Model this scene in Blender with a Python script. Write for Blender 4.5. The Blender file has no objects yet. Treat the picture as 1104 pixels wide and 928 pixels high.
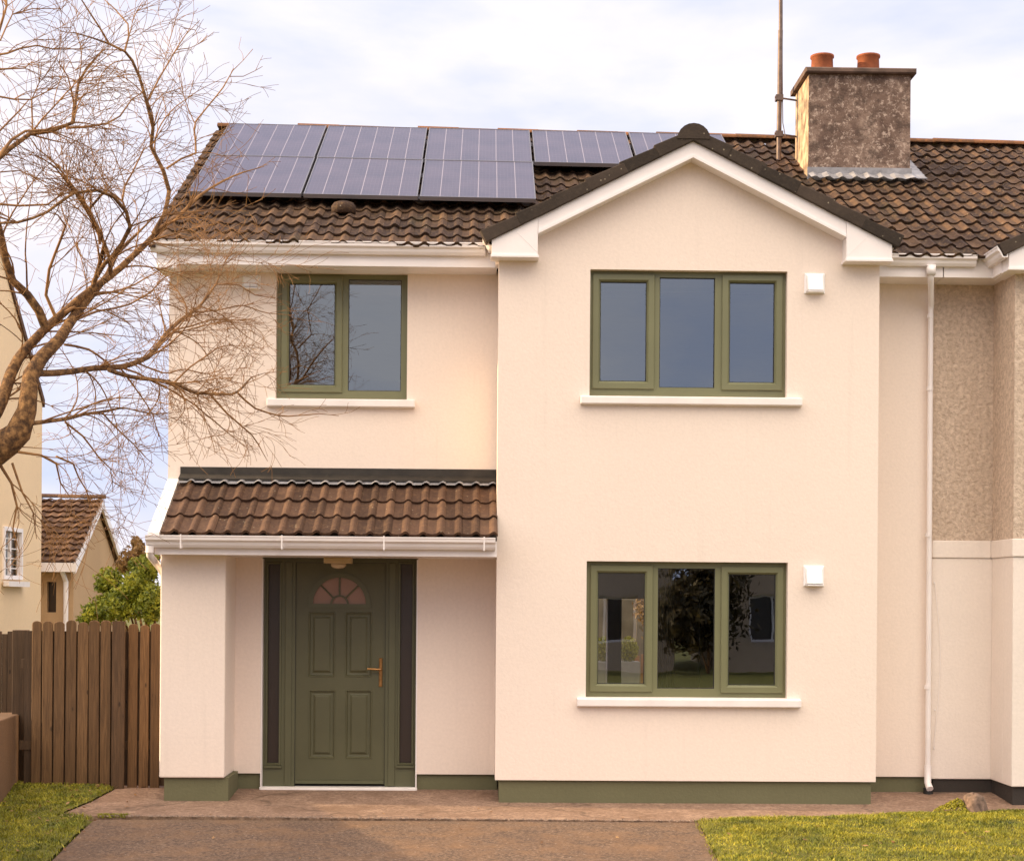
import bpy, math, random
from mathutils import Vector, Matrix, noise as mnoise
random.seed(7)
R = math.radians
scene = bpy.context.scene
col = scene.collection

# ------------------------------------------------------------------ camera
F = 1755.0; PX = 552.0; PY = 645.0; PSI = math.atan(37/F); RHO = 0.0075
CAM = (0.0, -15.0, 1.77)
cr, sr, cp, sp_ = math.cos(RHO), math.sin(RHO), math.cos(PSI), math.sin(PSI)
def ray(u, v):
    x = (u-PX)/F; y = -(v-PY)/F
    x2 = x*cr-y*sr; y2 = x*sr+y*cr
    return (x2*cp+sp_, -x2*sp_+cp, y2)
def P(u, v, Y):
    """surveyed point: photo pixel to the point of the real plane at depth Y"""
    d = ray(u, v); t = (Y-CAM[1])/d[1]
    return Vector((d[0]*t, Y, CAM[2]+d[2]*t))
def gz(y):
    if y >= 0: return 0.0
    if y > -0.6: return 0.075*y
    if y > -2.0: return -0.045+0.032*(y+0.6)
    if y > -8.0: return -0.09+0.05*(y+2.0)
    return -0.39
def G(u, v):
    z = 0.0
    for k in range(12):
        d = ray(u, v); t = (z-CAM[2])/d[2]
        y = CAM[1]+d[1]*t; z = gz(y)
    return (d[0]*t, y, z)

cd = bpy.data.cameras.new('camera'); cam = bpy.data.objects.new('camera', cd); col.objects.link(cam)
cd.sensor_width = 36; cd.sensor_fit = 'HORIZONTAL'; cd.lens = F/1104*36; cd.shift_y = (PY-464)/1104
cd.clip_start = 0.1; cd.clip_end = 3000
m = Matrix(((cr*cp, -sr*cp, -sp_, CAM[0]), (-cr*sp_, sr*sp_, -cp, CAM[1]), (sr, cr, 0, CAM[2]), (0, 0, 0, 1)))
cam.matrix_world = m
scene.camera = cam

# ------------------------------------------------------------------ helpers
WORLD_LOC = {}
class MB:
    def __init__(s): s.v = []; s.f = []; s.a = []; s.smooth = False
    def quad(s, pts, val=0.5):
        n = len(s.v); s.v += [tuple(p) for p in pts]; s.f.append(tuple(range(n, n+len(pts)))); s.a.append(val)
    def box(s, x0, x1, y0, y1, z0, z1, val=0.5):
        if x0 > x1: x0, x1 = x1, x0
        if y0 > y1: y0, y1 = y1, y0
        if z0 > z1: z0, z1 = z1, z0
        n = len(s.v)
        s.v += [(x0,y0,z0),(x1,y0,z0),(x1,y1,z0),(x0,y1,z0),(x0,y0,z1),(x1,y0,z1),(x1,y1,z1),(x0,y1,z1)]
        for q in ((0,3,2,1),(4,5,6,7),(0,1,5,4),(1,2,6,5),(2,3,7,6),(3,0,4,7)):
            s.f.append(tuple(n+i for i in q)); s.a.append(val)
        return s
    def bevbox(s, x0, x1, y0, y1, z0, z1, b=0.008, val=0.5):
        # box with chamfered front (y0) edges
        s.loft([[(x0,y1,z0),(x1,y1,z0),(x1,y1,z1),(x0,y1,z1)],
                [(x0,y0+b,z0),(x1,y0+b,z0),(x1,y0+b,z1),(x0,y0+b,z1)],
                [(x0+b,y0,z0+b),(x1-b,y0,z0+b),(x1-b,y0,z1-b),(x0+b,y0,z1-b)]], True, val)
        return s
    def loft(s, loops, caps=True, val=0.5):
        n = len(s.v); k = len(loops[0])
        for l in loops: s.v += [tuple(p) for p in l]
        for i in range(len(loops)-1):
            for j in range(k):
                a = n+i*k+j; b = n+i*k+(j+1) % k
                s.f.append((a, b, b+k, a+k)); s.a.append(val)
        if caps:
            s.f.append(tuple(n+j for j in reversed(range(k)))); s.a.append(val)
            s.f.append(tuple(n+(len(loops)-1)*k+j for j in range(k))); s.a.append(val)
        return s
    def prism_y(s, poly, y0, y1, val=0.5):      # poly in XZ
        return s.loft([[(x, y1, z) for x, z in poly], [(x, y0, z) for x, z in poly]], True, val)
    def prism_x(s, poly, x0, x1, val=0.5):      # poly in YZ
        return s.loft([[(x0, y, z) for y, z in poly], [(x1, y, z) for y, z in poly]], True, val)
    def prism_z(s, poly, z0, z1, val=0.5):
        return s.loft([[(x, y, z0) for x, y in poly], [(x, y, z1) for x, y in poly]], True, val)
    def ring(s, prof, x0, x1, z0, z1):
        """prof: list of (inset, y): stepped rectangular frame facing -y"""
        s.loft([[(x0+i, y, z0+i), (x1-i, y, z0+i), (x1-i, y, z1-i), (x0+i, y, z1-i)] for i, y in prof], False)
        return s
    def plate(s, X0, X1, Z0, Z1, yf, th, holes):
        xs = sorted({X0, X1} | {h[0] for h in holes} | {h[1] for h in holes})
        zs = sorted({Z0, Z1} | {h[2] for h in holes} | {h[3] for h in holes})
        xs = [x for x in xs if X0 <= x <= X1]; zs = [z for z in zs if Z0 <= z <= Z1]
        def full(i, j):
            if i < 0 or j < 0 or i >= len(xs)-1 or j >= len(zs)-1: return False
            cx = (xs[i]+xs[i+1])/2; cz = (zs[j]+zs[j+1])/2
            return not any(h[0] < cx < h[1] and h[2] < cz < h[3] for h in holes)
        yb = yf+th
        for i in range(len(xs)-1):
            for j in range(len(zs)-1):
                if not full(i, j): continue
                a, b, c, d = xs[i], xs[i+1], zs[j], zs[j+1]
                s.quad([(a,yf,c),(b,yf,c),(b,yf,d),(a,yf,d)])
                s.quad([(a,yb,c),(a,yb,d),(b,yb,d),(b,yb,c)])
                if not full(i-1, j): s.quad([(a,yf,c),(a,yf,d),(a,yb,d),(a,yb,c)])
                if not full(i+1, j): s.quad([(b,yf,c),(b,yb,c),(b,yb,d),(b,yf,d)])
                if not full(i, j-1): s.quad([(a,yf,c),(a,yb,c),(b,yb,c),(b,yf,c)])
                if not full(i, j+1): s.quad([(a,yf,d),(b,yf,d),(b,yb,d),(a,yb,d)])
        return s
    def tube(s, pts, rad, sides=8, caps=True, val=0.5):
        pts = [Vector(p) for p in pts]
        if not hasattr(rad, '__len__'): rad = [rad]*len(pts)
        loops = []; up = None
        for i, p in enumerate(pts):
            t = (pts[min(i+1, len(pts)-1)]-pts[max(i-1, 0)])
            if t.length < 1e-9: t = Vector((0,0,1))
            t.normalize()
            if up is None: up = Vector((0,0,1)) if abs(t.z) < .9 else Vector((1,0,0))
            a = t.cross(up); 
            if a.length < 1e-6: a = t.cross(Vector((0,1,0)))
            a.normalize(); b = a.cross(t).normalized(); up = b
            loops.append([p+(a*math.cos(q)+b*math.sin(q))*rad[i] for q in (2*math.pi*k/sides for k in range(sides))])
        s.loft(loops, False, val)
        if caps:       # caps keep their own vertices so that they stay flat
            s.quad(list(reversed(loops[0])), val); s.quad(loops[-1], val)
        return s
    def build(s, name, mat, parent=None, origin=None, smooth=False, weld=False):
        off = Vector(WORLD_LOC.get(parent.name, (0,0,0))) if parent else Vector((0,0,0))
        o_loc = Vector(origin) if origin is not None else Vector(off)
        me = bpy.data.meshes.new(name)
        me.from_pydata([(x-o_loc.x, y-o_loc.y, z-o_loc.z) for x, y, z in s.v], [], s.f)
        at = me.attributes.new('tv', 'FLOAT', 'FACE'); at.data.foreach_set('value', s.a)
        me.materials.append(mat)
        if smooth: me.polygons.foreach_set('use_smooth', [len(f) <= 4 for f in s.f])
        me.update()
        if True:
            import bmesh
            if len(s.f) < 4000:
                bm = bmesh.new(); bm.from_mesh(me)
                if weld: bmesh.ops.remove_doubles(bm, verts=bm.verts, dist=1e-5)
                bmesh.ops.recalc_face_normals(bm, faces=bm.faces); bm.to_mesh(me); bm.free()
        o = bpy.data.objects.new(name, me); col.objects.link(o)
        if parent:
            o.parent = parent; o.location = o_loc-off
        else: o.location = o_loc
        WORLD_LOC[o.name] = tuple(o_loc)
        return o

def tag(o, label, cat, group=None, kind=None):
    if label: o['label'] = label
    if cat: o['category'] = cat
    if group: o['group'] = group
    if kind: o['kind'] = kind
    return o
def empty(name, loc, label, cat, group=None):
    o = bpy.data.objects.new(name, None); col.objects.link(o); o.location = loc
    o.empty_display_size = .2
    WORLD_LOC[o.name] = tuple(loc)
    return tag(o, label, cat, group)
def sub(name, parent):        # an empty part that carries sub-parts
    o = bpy.data.objects.new(name, None); col.objects.link(o); o.parent = parent
    WORLD_LOC[o.name] = WORLD_LOC[parent.name]
    return o
def bevel(o, w=0.008, seg=2):
    md = o.modifiers.new('bevel', 'BEVEL'); md.width = w; md.segments = seg; md.limit_method = 'ANGLE'; md.angle_limit = R(50)
    return o

# ------------------------------------------------------------------ materials
def new_mat(name):
    m = bpy.data.materials.new(name); m.use_nodes = True
    nt = m.node_tree; b = nt.nodes['Principled BSDF']
    return m, nt, b
def N(nt, t, **kw):
    n = nt.nodes.new(t)
    for k, v in kw.items():
        if k in n.inputs: n.inputs[k].default_value = v
        else: setattr(n, k, v)
    return n
def coords(nt, scale=(1,1,1)):
    g = N(nt, 'ShaderNodeNewGeometry')
    mp = N(nt, 'ShaderNodeMapping'); mp.inputs['Scale'].default_value = scale
    nt.links.new(g.outputs['Position'], mp.inputs['Vector']); return mp.outputs['Vector']
def ocoords(nt, scale=(1,1,1)):
    g = N(nt, 'ShaderNodeTexCoord')
    mp = N(nt, 'ShaderNodeMapping'); mp.inputs['Scale'].default_value = scale
    nt.links.new(g.outputs['Object'], mp.inputs['Vector']); return mp.outputs['Vector']
def noise(nt, vec, scale, detail=4, rough=.55, dist=0):
    n = N(nt, 'ShaderNodeTexNoise'); n.inputs['Scale'].default_value = scale; n.inputs['Detail'].default_value = detail
    n.inputs['Roughness'].default_value = rough; n.inputs['Distortion'].default_value = dist
    nt.links.new(vec, n.inputs['Vector']); return n.outputs['Fac']
def ramp(nt, fac, stops):
    r = N(nt, 'ShaderNodeValToRGB'); e = r.color_ramp.elements
    while len(e) < len(stops): e.new(.5)
    for i, (p, c) in enumerate(stops):
        e[i].position = p; e[i].color = (*c, 1) if len(c) == 3 else c
    nt.links.new(fac, r.inputs['Fac']); return r.outputs['Color']
def mix(nt, fac, a, b, mode='MIX'):
    n = N(nt, 'ShaderNodeMix', data_type='RGBA', blend_type=mode)
    for sock, val in ((n.inputs[0], fac), (n.inputs[6], a), (n.inputs[7], b)):
        if isinstance(val, (int, float)): sock.default_value = val
        elif isinstance(val, tuple): sock.default_value = (*val, 1) if len(val) == 3 else val
        else: nt.links.new(val, sock)
    return n.outputs[2]
def bump(nt, b, h, strength, dist=.01):
    n = N(nt, 'ShaderNodeBump'); n.inputs['Strength'].default_value = strength; n.inputs['Distance'].default_value = dist
    nt.links.new(h, n.inputs['Height']); nt.links.new(n.outputs['Normal'], b.inputs['Normal'])
def simple(name, c, rough=.5, var=.08, vs=6, metal=0, bs=0, bscale=200, spec=.5):
    m, nt, b = new_mat(name); v = coords(nt)
    f = noise(nt, v, vs, 5)
    lo = tuple(x*(1-var) for x in c); hi = tuple(min(1, x*(1+var)) for x in c)
    nt.links.new(ramp(nt, f, [(.3, lo), (.7, hi)]), b.inputs['Base Color'])
    b.inputs['Roughness'].default_value = rough; b.inputs['Metallic'].default_value = metal
    b.inputs['Specular IOR Level'].default_value = spec
    if bs: bump(nt, b, noise(nt, v, bscale, 3), bs, .004)
    return m

def mat_render(name, c, bs=.35, dirt=.06, bscale=90, grime=None):
    m, nt, b = new_mat(name); v = coords(nt)
    f = noise(nt, v, 1.1, 6, .6); f2 = noise(nt, v, 35, 4)
    c1 = ramp(nt, f, [(.3, tuple(x*(1-dirt) for x in c)), (.72, c)])
    c2 = mix(nt, .5, c1, ramp(nt, f2, [(.3, tuple(x*.93 for x in c)), (.7, tuple(min(1, x*1.05) for x in c))]))
    # faint vertical rain streaks
    sv = coords(nt, (9, 9, .35)); st = noise(nt, sv, 1.6, 5, .6)
    c3 = mix(nt, ramp(nt, st, [(.58, (0,0,0)), (.85, (.14,.14,.14))]), c2, grime or tuple(x*.55 for x in c))
    nt.links.new(c3, b.inputs['Base Color']); b.inputs['Roughness'].default_value = .85
    b.inputs['Specular IOR Level'].default_value = .25
    h = N(nt, 'ShaderNodeMath', operation='ADD'); nt.links.new(noise(nt, v, bscale, 4, .6), h.inputs[0]); nt.links.new(noise(nt, v, 9, 3), h.inputs[1])
    bump(nt, b, h.outputs[0], bs, .006)
    return m
M = {}
M['render'] = mat_render('painted_render', (.86, .745, .66), .3, .06, 42)
M['side_render'] = mat_render('house_side_render', (.75, .62, .47))
M['nrender'] = mat_render('neighbour_render', (.86, .77, .70), .5, .14, 42)
M['cream'] = mat_render('cream_render', (.86, .66, .43), .5, .12)
M['plinth'] = mat_render('plinth_green', (.155, .150, .085), .5, .2, 42)
M['nplinth'] = mat_render('plinth_brown', (.05, .042, .037), .5, .25)
M['white'] = simple('white_upvc', (.86, .81, .80), .35, .05, 3)
M['ventwhite'] = simple('white_vent_plastic', (.92, .90, .90), .35, .03, 3)
M['sill'] = simple('white_painted_sill', (.84, .79, .77), .6, .06, 5, bs=.2)
M['green'] = simple('olive_upvc', (.168, .170, .088), .42, .06, 2.5)
M['door'] = simple('olive_door', (.092, .090, .046), .45, .08, 3, bs=.25, bscale=60)
M['door_frame'] = simple('olive_door_frame', (.098, .098, .052), .45, .08, 3)
M['gasket'] = simple('rubber_gasket', (.02, .02, .02), .6)
M['lead'] = simple('lead_flashing', (.26, .255, .27), .5, .35, 9, bs=.4, bscale=30)
M['darklead'] = simple('dark_membrane', (.026, .021, .016), .6, .4, 8, bs=.5, bscale=25)
M['brass'] = simple('aged_brass', (.42, .22, .08), .35, .2, 30, metal=.8)
M['pot'] = simple('terracotta', (.25, .068, .022), .8, .3, 14, bs=.4, bscale=60)
M['steel'] = simple('weathered_steel', (.14, .10, .085), .5, .3, 20, metal=.3)
M['alu'] = simple('aluminium', (.25, .24, .26), .4, .05, 10, metal=.6)
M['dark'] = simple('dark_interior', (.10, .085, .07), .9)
M['floorwood'] = simple('interior_floor', (.09, .05, .025), .5, .3, 6)
M['curtain'] = simple('curtain_cloth', (.30, .27, .20), .9, .1, 6)
M['soil'] = simple('earth', (.09, .06, .04), .95, .3, 5)
M['planter'] = simple('grey_planter', (.38, .36, .33), .7, .15, 5)
M['lamp'] = simple('porch_lamp_body', (.45, .33, .17), .4)
M['lampglass'] = simple('porch_lamp_glass', (.55, .42, .28), .25)

def mat_tile(name, base, hi, lich, amt=.5, moss=0.0):
    m, nt, b = new_mat(name); v = coords(nt)
    at = N(nt, 'ShaderNodeAttribute'); at.attribute_name = 'tv'
    c0 = ramp(nt, at.outputs['Fac'], [(0, tuple(x*.62 for x in base)), (.5, base), (1, hi)])
    c1 = mix(nt, ramp(nt, noise(nt, v, 28, 6, .7), [(.48, (0,0,0)), (.68, (amt,)*3)]), c0, lich)
    c2 = mix(nt, ramp(nt, noise(nt, v, 5, 5, .6), [(.4, (0,0,0)), (.7, (.55,)*3)]), c1, tuple(x*.5 for x in base))
    sp = N(nt, 'ShaderNodeTexVoronoi'); sp.inputs['Scale'].default_value = 13; nt.links.new(v, sp.inputs['Vector'])
    c3 = mix(nt, ramp(nt, sp.outputs['Distance'], [(.05, (.6,)*3), (.11, (0,0,0))]), c2, (.42, .36, .26))
    c4 = mix(nt, ramp(nt, noise(nt, v, 2.2, 6, .7), [(.55, (0,0,0)), (.72, (moss,)*3)]), c3, (.10, .095, .025))
    nt.links.new(c4, b.inputs['Base Color']); b.inputs['Roughness'].default_value = .8
    b.inputs['Specular IOR Level'].default_value = .3
    bump(nt, b, noise(nt, v, 60, 5, .7), .6, .006)
    return m
M['tile'] = mat_tile('roof_tile', (.052, .028, .018), (.125, .070, .038), (.28, .17, .08), .5, .2)
M['ptile'] = mat_tile('porch_tile', (.085, .045, .029), (.130, .072, .045), (.25, .145, .075), .42)
M['gtile'] = mat_tile('garage_tile', (.10, .050, .030), (.22, .12, .065), (.34, .21, .12), .5)
M['verge'] = mat_tile('verge_tile', (.050, .036, .027), (.065, .046, .035), (.10, .075, .05), .3)
M['ridge'] = mat_tile('ridge_tile', (.15, .070, .032), (.24, .10, .04), (.45, .17, .04), .5)

# chimney : mottled lichen stained render
m, nt, b = new_mat('chimney_render'); v = coords(nt)
n1 = noise(nt, v, 3.2, 8, .72, .6); n2 = noise(nt, v, 14, 8, .75, .5)
c = ramp(nt, n1, [(.35, (.095, .058, .044)), (.5, (.19, .125, .095)), (.66, (.36, .26, .20))])
c = mix(nt, ramp(nt, noise(nt, v, 24, 6, .8, .3), [(.53, (0,0,0)), (.60, (.8,)*3)]), c, (.60, .47, .38))
c = mix(nt, ramp(nt, noise(nt, v, 6.5, 7, .75), [(.50, (0,0,0)), (.60, (.8,)*3)]), c, (.085, .055, .042))
nt.links.new(c, b.inputs['Base Color']); b.inputs['Roughness'].default_value = .95
bump(nt, b, n2, .9, .02); M['chim'] = m

# rough dashed wall
m, nt, b = new_mat('roughcast'); v = coords(nt)
h = noise(nt, v, 27, 5, .66, .5)
c = ramp(nt, h, [(.34, (.45, .345, .265)), (.5, (.60, .475, .375)), (.66, (.74, .60, .48))])  # crevice shade painted in: the colour darkens with the bump height
c = mix(nt, ramp(nt, noise(nt, coords(nt, (3, 3, .6)), 1.5, 5), [(.45, (0,0,0)), (.8, (.3,)*3)]), c, (.45, .33, .235))
nt.links.new(c, b.inputs['Base Color']); b.inputs['Roughness'].default_value = .95
bump(nt, b, h, .9, .02); M['rough'] = m

# wood
def mat_wood(name, c0, c1):
    m, nt, b = new_mat(name); at = N(nt, 'ShaderNodeAttribute'); at.attribute_name = 'tv'
    v = coords(nt, (14, 14, .8)); g = noise(nt, v, 4, 7, .65, .8)
    c = ramp(nt, g, [(.3, c0), (.7, c1)])
    c = mix(nt, ramp(nt, at.outputs['Fac'], [(0, (.55,)*3), (1, (0,0,0))]), c, tuple(x*.55 for x in c0))
    vo = N(nt, 'ShaderNodeTexVoronoi'); vo.inputs['Scale'].default_value = 3.3; nt.links.new(coords(nt, (2.6, 1, 1.0)), vo.inputs['Vector'])
    c = mix(nt, ramp(nt, vo.outputs['Distance'], [(.05, (.8,)*3), (.10, (0,0,0))]), c, tuple(x*.3 for x in c0))
    nt.links.new(c, b.inputs['Base Color']); b.inputs['Roughness'].default_value = .85
    bump(nt, b, g, .5, .008); return m
M['wood'] = mat_wood('fence_wood', (.085, .043, .017), (.24, .132, .056))
M['postwood'] = mat_wood('post_wood', (.05, .028, .014), (.14, .078, .038))

# bark
m, nt, b = new_mat('bark'); v = coords(nt)
g = noise(nt, v, 22, 6, .7)
c = ramp(nt, g, [(.38, (.05, .024, .010)), (.5, (.15, .075, .028)), (.64, (.34, .185, .07))])
nt.links.new(c, b.inputs['Base Color']); b.inputs['Roughness'].default_value = .9; bump(nt, b, g, .7, .02); M['bark'] = m
m, nt, b = new_mat('twig_bark'); v = coords(nt)
g = noise(nt, v, 5, 4, .7)
c = ramp(nt, g, [(.35, (.15, .068, .022)), (.65, (.34, .175, .060))])
nt.links.new(c, b.inputs['Base Color']); b.inputs['Roughness'].default_value = .8; M['twig'] = m

# ground materials
m, nt, b = new_mat('tarmac'); v = coords(nt)
fine = noise(nt, v, 38, 8, .82); mid = noise(nt, v, 3.2, 7, .7); big = noise(nt, v, .9, 5, .6)
c = ramp(nt, fine, [(.38, (.050, .031, .021)), (.5, (.125, .078, .052)), (.64, (.30, .205, .145))])
c = mix(nt, ramp(nt, mid, [(.45, (0,0,0)), (.72, (.6,)*3)]), c, (.27, .145, .068))
c = mix(nt, ramp(nt, big, [(.45, (0,0,0)), (.7, (.4,)*3)]), c, (.085, .050, .034))
vo = N(nt, 'ShaderNodeTexVoronoi'); vo.inputs['Scale'].default_value = 16; nt.links.new(v, vo.inputs['Vector'])
c = mix(nt, ramp(nt, vo.outputs['Distance'], [(.07, (.7,)*3), (.12, (0,0,0))]), c, (.42, .35, .30))
nt.links.new(c, b.inputs['Base Color']); b.inputs['Roughness'].default_value = .9; bump(nt, b, fine, .8, .01); M['tarmac'] = m
m, nt, b = new_mat('old_concrete'); v = coords(nt)
fine = noise(nt, v, 30, 8, .8); mid = noise(nt, v, 2.6, 7, .72, .5)
c = ramp(nt, fine, [(.38, (.15, .092, .064)), (.62, (.37, .245, .175))])
c = mix(nt, ramp(nt, mid, [(.42, (0,0,0)), (.66, (.7,)*3)]), c, (.15, .085, .052))
c = mix(nt, ramp(nt, noise(nt, v, 6, 6, .7), [(.55, (0,0,0)), (.7, (.5,)*3)]), c, (.46, .32, .235))
wv = N(nt, 'ShaderNodeTexNoise'); wv.inputs['Scale'].default_value = 3; nt.links.new(v, wv.inputs['Vector'])
va = N(nt, 'ShaderNodeVectorMath', operation='MULTIPLY_ADD'); nt.links.new(wv.outputs['Color'], va.inputs[0]); va.inputs[1].default_value = (.5, .5, .5); nt.links.new(v, va.inputs[2])
ve = N(nt, 'ShaderNodeTexVoronoi', feature='DISTANCE_TO_EDGE'); ve.inputs['Scale'].default_value = .45; nt.links.new(va.outputs[0], ve.inputs['Vector'])
c = mix(nt, ramp(nt, ve.outputs['Distance'], [(.002, (.6,)*3), (.009, (0,0,0))]), c, (.07, .045, .032))
nt.links.new(c, b.inputs['Base Color']); b.inputs['Roughness'].default_value = .9; bump(nt, b, fine, .7, .01); M['concrete'] = m
m, nt, b = new_mat('lawn_soil'); v = coords(nt)
c = ramp(nt, noise(nt, v, 9, 6, .7), [(.3, (.05, .052, .008)), (.6, (.13, .125, .012)), (.75, (.16, .12, .04))])
nt.links.new(c, b.inputs['Base Color']); b.inputs['Roughness'].default_value = .95; bump(nt, b, noise(nt, v, 40, 5), .8, .02); M['lawn'] = m
m, nt, b = new_mat('grass_blade'); v = coords(nt)
at = N(nt, 'ShaderNodeAttribute'); at.attribute_name = 'tv'
c = ramp(nt, at.outputs['Fac'], [(0, (.035, .055, .005)), (.55, (.17, .19, .008)), (1, (.44, .38, .03))])
c = mix(nt, ramp(nt, noise(nt, v, 3.5, 5, .65), [(.4, (0,0,0)), (.65, (.7,)*3)]), c, (.31, .265, .010))
nt.links.new(c, b.inputs['Base Color']); b.inputs['Roughness'].default_value = .6
b.inputs['Subsurface Weight'].default_value = 0; M['grass'] = m
def mat_leaf(name, lo, mid_, hi):
    m, nt, b = new_mat(name)
    at = N(nt, 'ShaderNodeAttribute'); at.attribute_name = 'tv'
    c = ramp(nt, at.outputs['Fac'], [(0, lo), (.5, mid_), (1, hi)])
    nt.links.new(c, b.inputs['Base Color']); b.inputs['Roughness'].default_value = .55
    tr = N(nt, 'ShaderNodeBsdfTranslucent'); nt.links.new(c, tr.inputs['Color'])
    mx = N(nt, 'ShaderNodeMixShader'); mx.inputs[0].default_value = .3
    nt.links.new(b.outputs[0], mx.inputs[1]); nt.links.new(tr.outputs[0], mx.inputs[2])
    nt.links.new(mx.outputs[0], nt.nodes['Material Output'].inputs['Surface']); return m
M['conifer'] = mat_leaf('conifer_leaf', (.05, .075, .010), (.20, .24, .018), (.42, .42, .035))
M['darkleaf'] = mat_leaf('dark_leaf', (.03, .025, .008), (.07, .05, .016), (.13, .09, .03))
M['yleaf'] = mat_leaf('yellow_leaf', (.20, .20, .02), (.36, .34, .03), (.52, .48, .05))
M['bleaf'] = mat_leaf('brown_leaf', (.14, .08, .035), (.28, .17, .06), (.42, .27, .10))
M['fleaf'] = mat_leaf('fallen_leaf', (.14, .065, .03), (.26, .13, .05), (.42, .26, .12))

# glass : thin pane that mirrors and lets the room show through
def mat_glass(name, tint, refl, rough=.0, frost=None):
    m, nt, b = new_mat(name)
    out = nt.nodes['Material Output']
    gl = N(nt, 'ShaderNodeBsdfGlossy'); gl.inputs['Roughness'].default_value = rough; gl.inputs['Color'].default_value = (.84, .93, 1.0, 1)
    if frost:
        tr = b; b.inputs['Base Color'].default_value = (*frost, 1); b.inputs['Roughness'].default_value = .35
        bump(nt, b, noise(nt, coords(nt), 160, 3), .5, .004)
    else:
        tr = N(nt, 'ShaderNodeBsdfTransparent'); tr.inputs['Color'].default_value = (*tint, 1)
    # slight waviness of a real pane
    bp = N(nt, 'ShaderNodeBump'); bp.inputs['Strength'].default_value = .05; bp.inputs['Distance'].default_value = .02
    nt.links.new(noise(nt, coords(nt), 1.6, 2), bp.inputs['Height']); nt.links.new(bp.outputs['Normal'], gl.inputs['Normal'])
    fr = N(nt, 'ShaderNodeFresnel'); fr.inputs['IOR'].default_value = refl
    mx = N(nt, 'ShaderNodeMixShader'); nt.links.new(fr.outputs[0], mx.inputs[0])
    nt.links.new(tr.outputs[0], mx.inputs[1]); nt.links.new(gl.outputs[0], mx.inputs[2])
    nt.links.new(mx.outputs[0], out.inputs['Surface']); return m
M['glass'] = mat_glass('window_glass', (.80, .82, .80), 2.75)
M['frosted'] = mat_glass('obscure_glass', (.5, .5, .5), 1.3, .22, (.030, .018, .012))
M['fanglass'] = mat_glass('fanlight_glass', (.5, .5, .5), 1.55, .12, (.30, .165, .115))

# solar cells
m, nt, b = new_mat('solar_cells')
tc = N(nt, 'ShaderNodeTexCoord'); sx = N(nt, 'ShaderNodeSeparateXYZ'); nt.links.new(tc.outputs['Object'], sx.inputs[0])
def math_(op, a, bb=None):
    n = N(nt, 'ShaderNodeMath', operation=op)
    for i, q in enumerate((a, bb)):
        if q is None: continue
        if isinstance(q, (int, float)): n.inputs[i].default_value = q
        else: nt.links.new(q, n.inputs[i])
    return n.outputs[0]
def gridline(sock, period, halfw, offs=0):
    a = math_('DIVIDE', math_('ADD', sock, offs+100*period), period)
    fr = math_('ABSOLUTE', math_('SUBTRACT', math_('FRACT', a), .5))
    return math_('GREATER_THAN', fr, .5-halfw/period)
PWX = 1.085/6
g1 = gridline(sx.outputs[0], PWX, .0040)
g2 = gridline(sx.outputs[1], .092, .0016)
g3 = gridline(sx.outputs[0], PWX/5, .0009)
base = ramp(nt, noise(nt, tc.outputs['Object'], 2.2, 5), [(.3, (.050, .037, .050)), (.7, (.088, .064, .080))])
c = mix(nt, math_('MULTIPLY', g3, .15), base, (.40, .37, .42))
c = mix(nt, math_('MULTIPLY', g2, .15), c, (.40, .37, .42))
c = mix(nt, math_('MULTIPLY', g1, .6), c, (.42, .36, .37))
nt.links.new(c, b.inputs['Base Color']); b.inputs['Roughness'].default_value = .32
b.inputs['Coat Weight'].default_value = .35; b.inputs['Coat Roughness'].default_value = .15
M['solar'] = m

# ------------------------------------------------------------------ roof tile generator
def tile_sheet(mb, org, ux, up, width, length, roll=.215, gauge=.34, amp=.026, lip=.028, jit=.004, nper=8, seed=1, skip=None, flat=.0, tv=None, rows=None):
    """rows of interlocking tiles; org lower-left corner, ux along eave, up along slope"""
    rnd = random.Random(seed)
    org = Vector(org); ux = Vector(ux).normalized(); up = Vector(up).normalized(); nn = ux.cross(up).normalized()
    if nn.z < 0: nn = -nn
    ncol = max(1, round(width/roll)); roll = width/ncol
    nrow = rows or max(1, math.ceil(length/gauge-.001))
    def prof(t):     # t in 0..1 along one tile : shallow pan then a round roll at the right side
        if flat: 
            return amp*(max(0, math.sin(math.pi*(t-.55)/.45))**.8 if t > .55 else .10*math.cos(t/.55*2*math.pi)-.1)
        return amp*(.5+.5*math.sin(2*math.pi*(t-.45)))**1.9
    for r in range(nrow):
        s0 = r*gauge; s1 = length if (rows and r == rows-1) else min(length, s0+gauge+.03)
        for cidx in range(ncol):
            if skip:
                pc = org+ux*((cidx+.5)*roll)+up*((r+.5)*gauge)
                if skip(pc): continue
            val = (tv(rnd) if tv else rnd.random()); dj = rnd.uniform(-jit, jit); dj2 = rnd.uniform(-jit, jit)
            ds = rnd.uniform(-jit, jit)*1.2
            n0 = len(mb.v)
            for k in range(nper+1):
                t = k/nper; x = (cidx+t)*roll; h = prof(t)+dj+dj2*t
                thick = lip
                mb.v.append(tuple(org+ux*x+up*(s0+ds)+nn*(h+.0)))             # underside of lip
                mb.v.append(tuple(org+ux*x+up*(s0+ds-.004)+nn*(h+thick)))      # lip top
                mb.v.append(tuple(org+ux*x+up*s1+nn*(h+.003)))
            for k in range(nper):
                a = n0+k*3
                mb.f.append((a, a+3, a+4, a+1)); mb.a.append(val*.6)
                mb.f.append((a+1, a+4, a+5, a+2)); mb.a.append(val)

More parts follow.
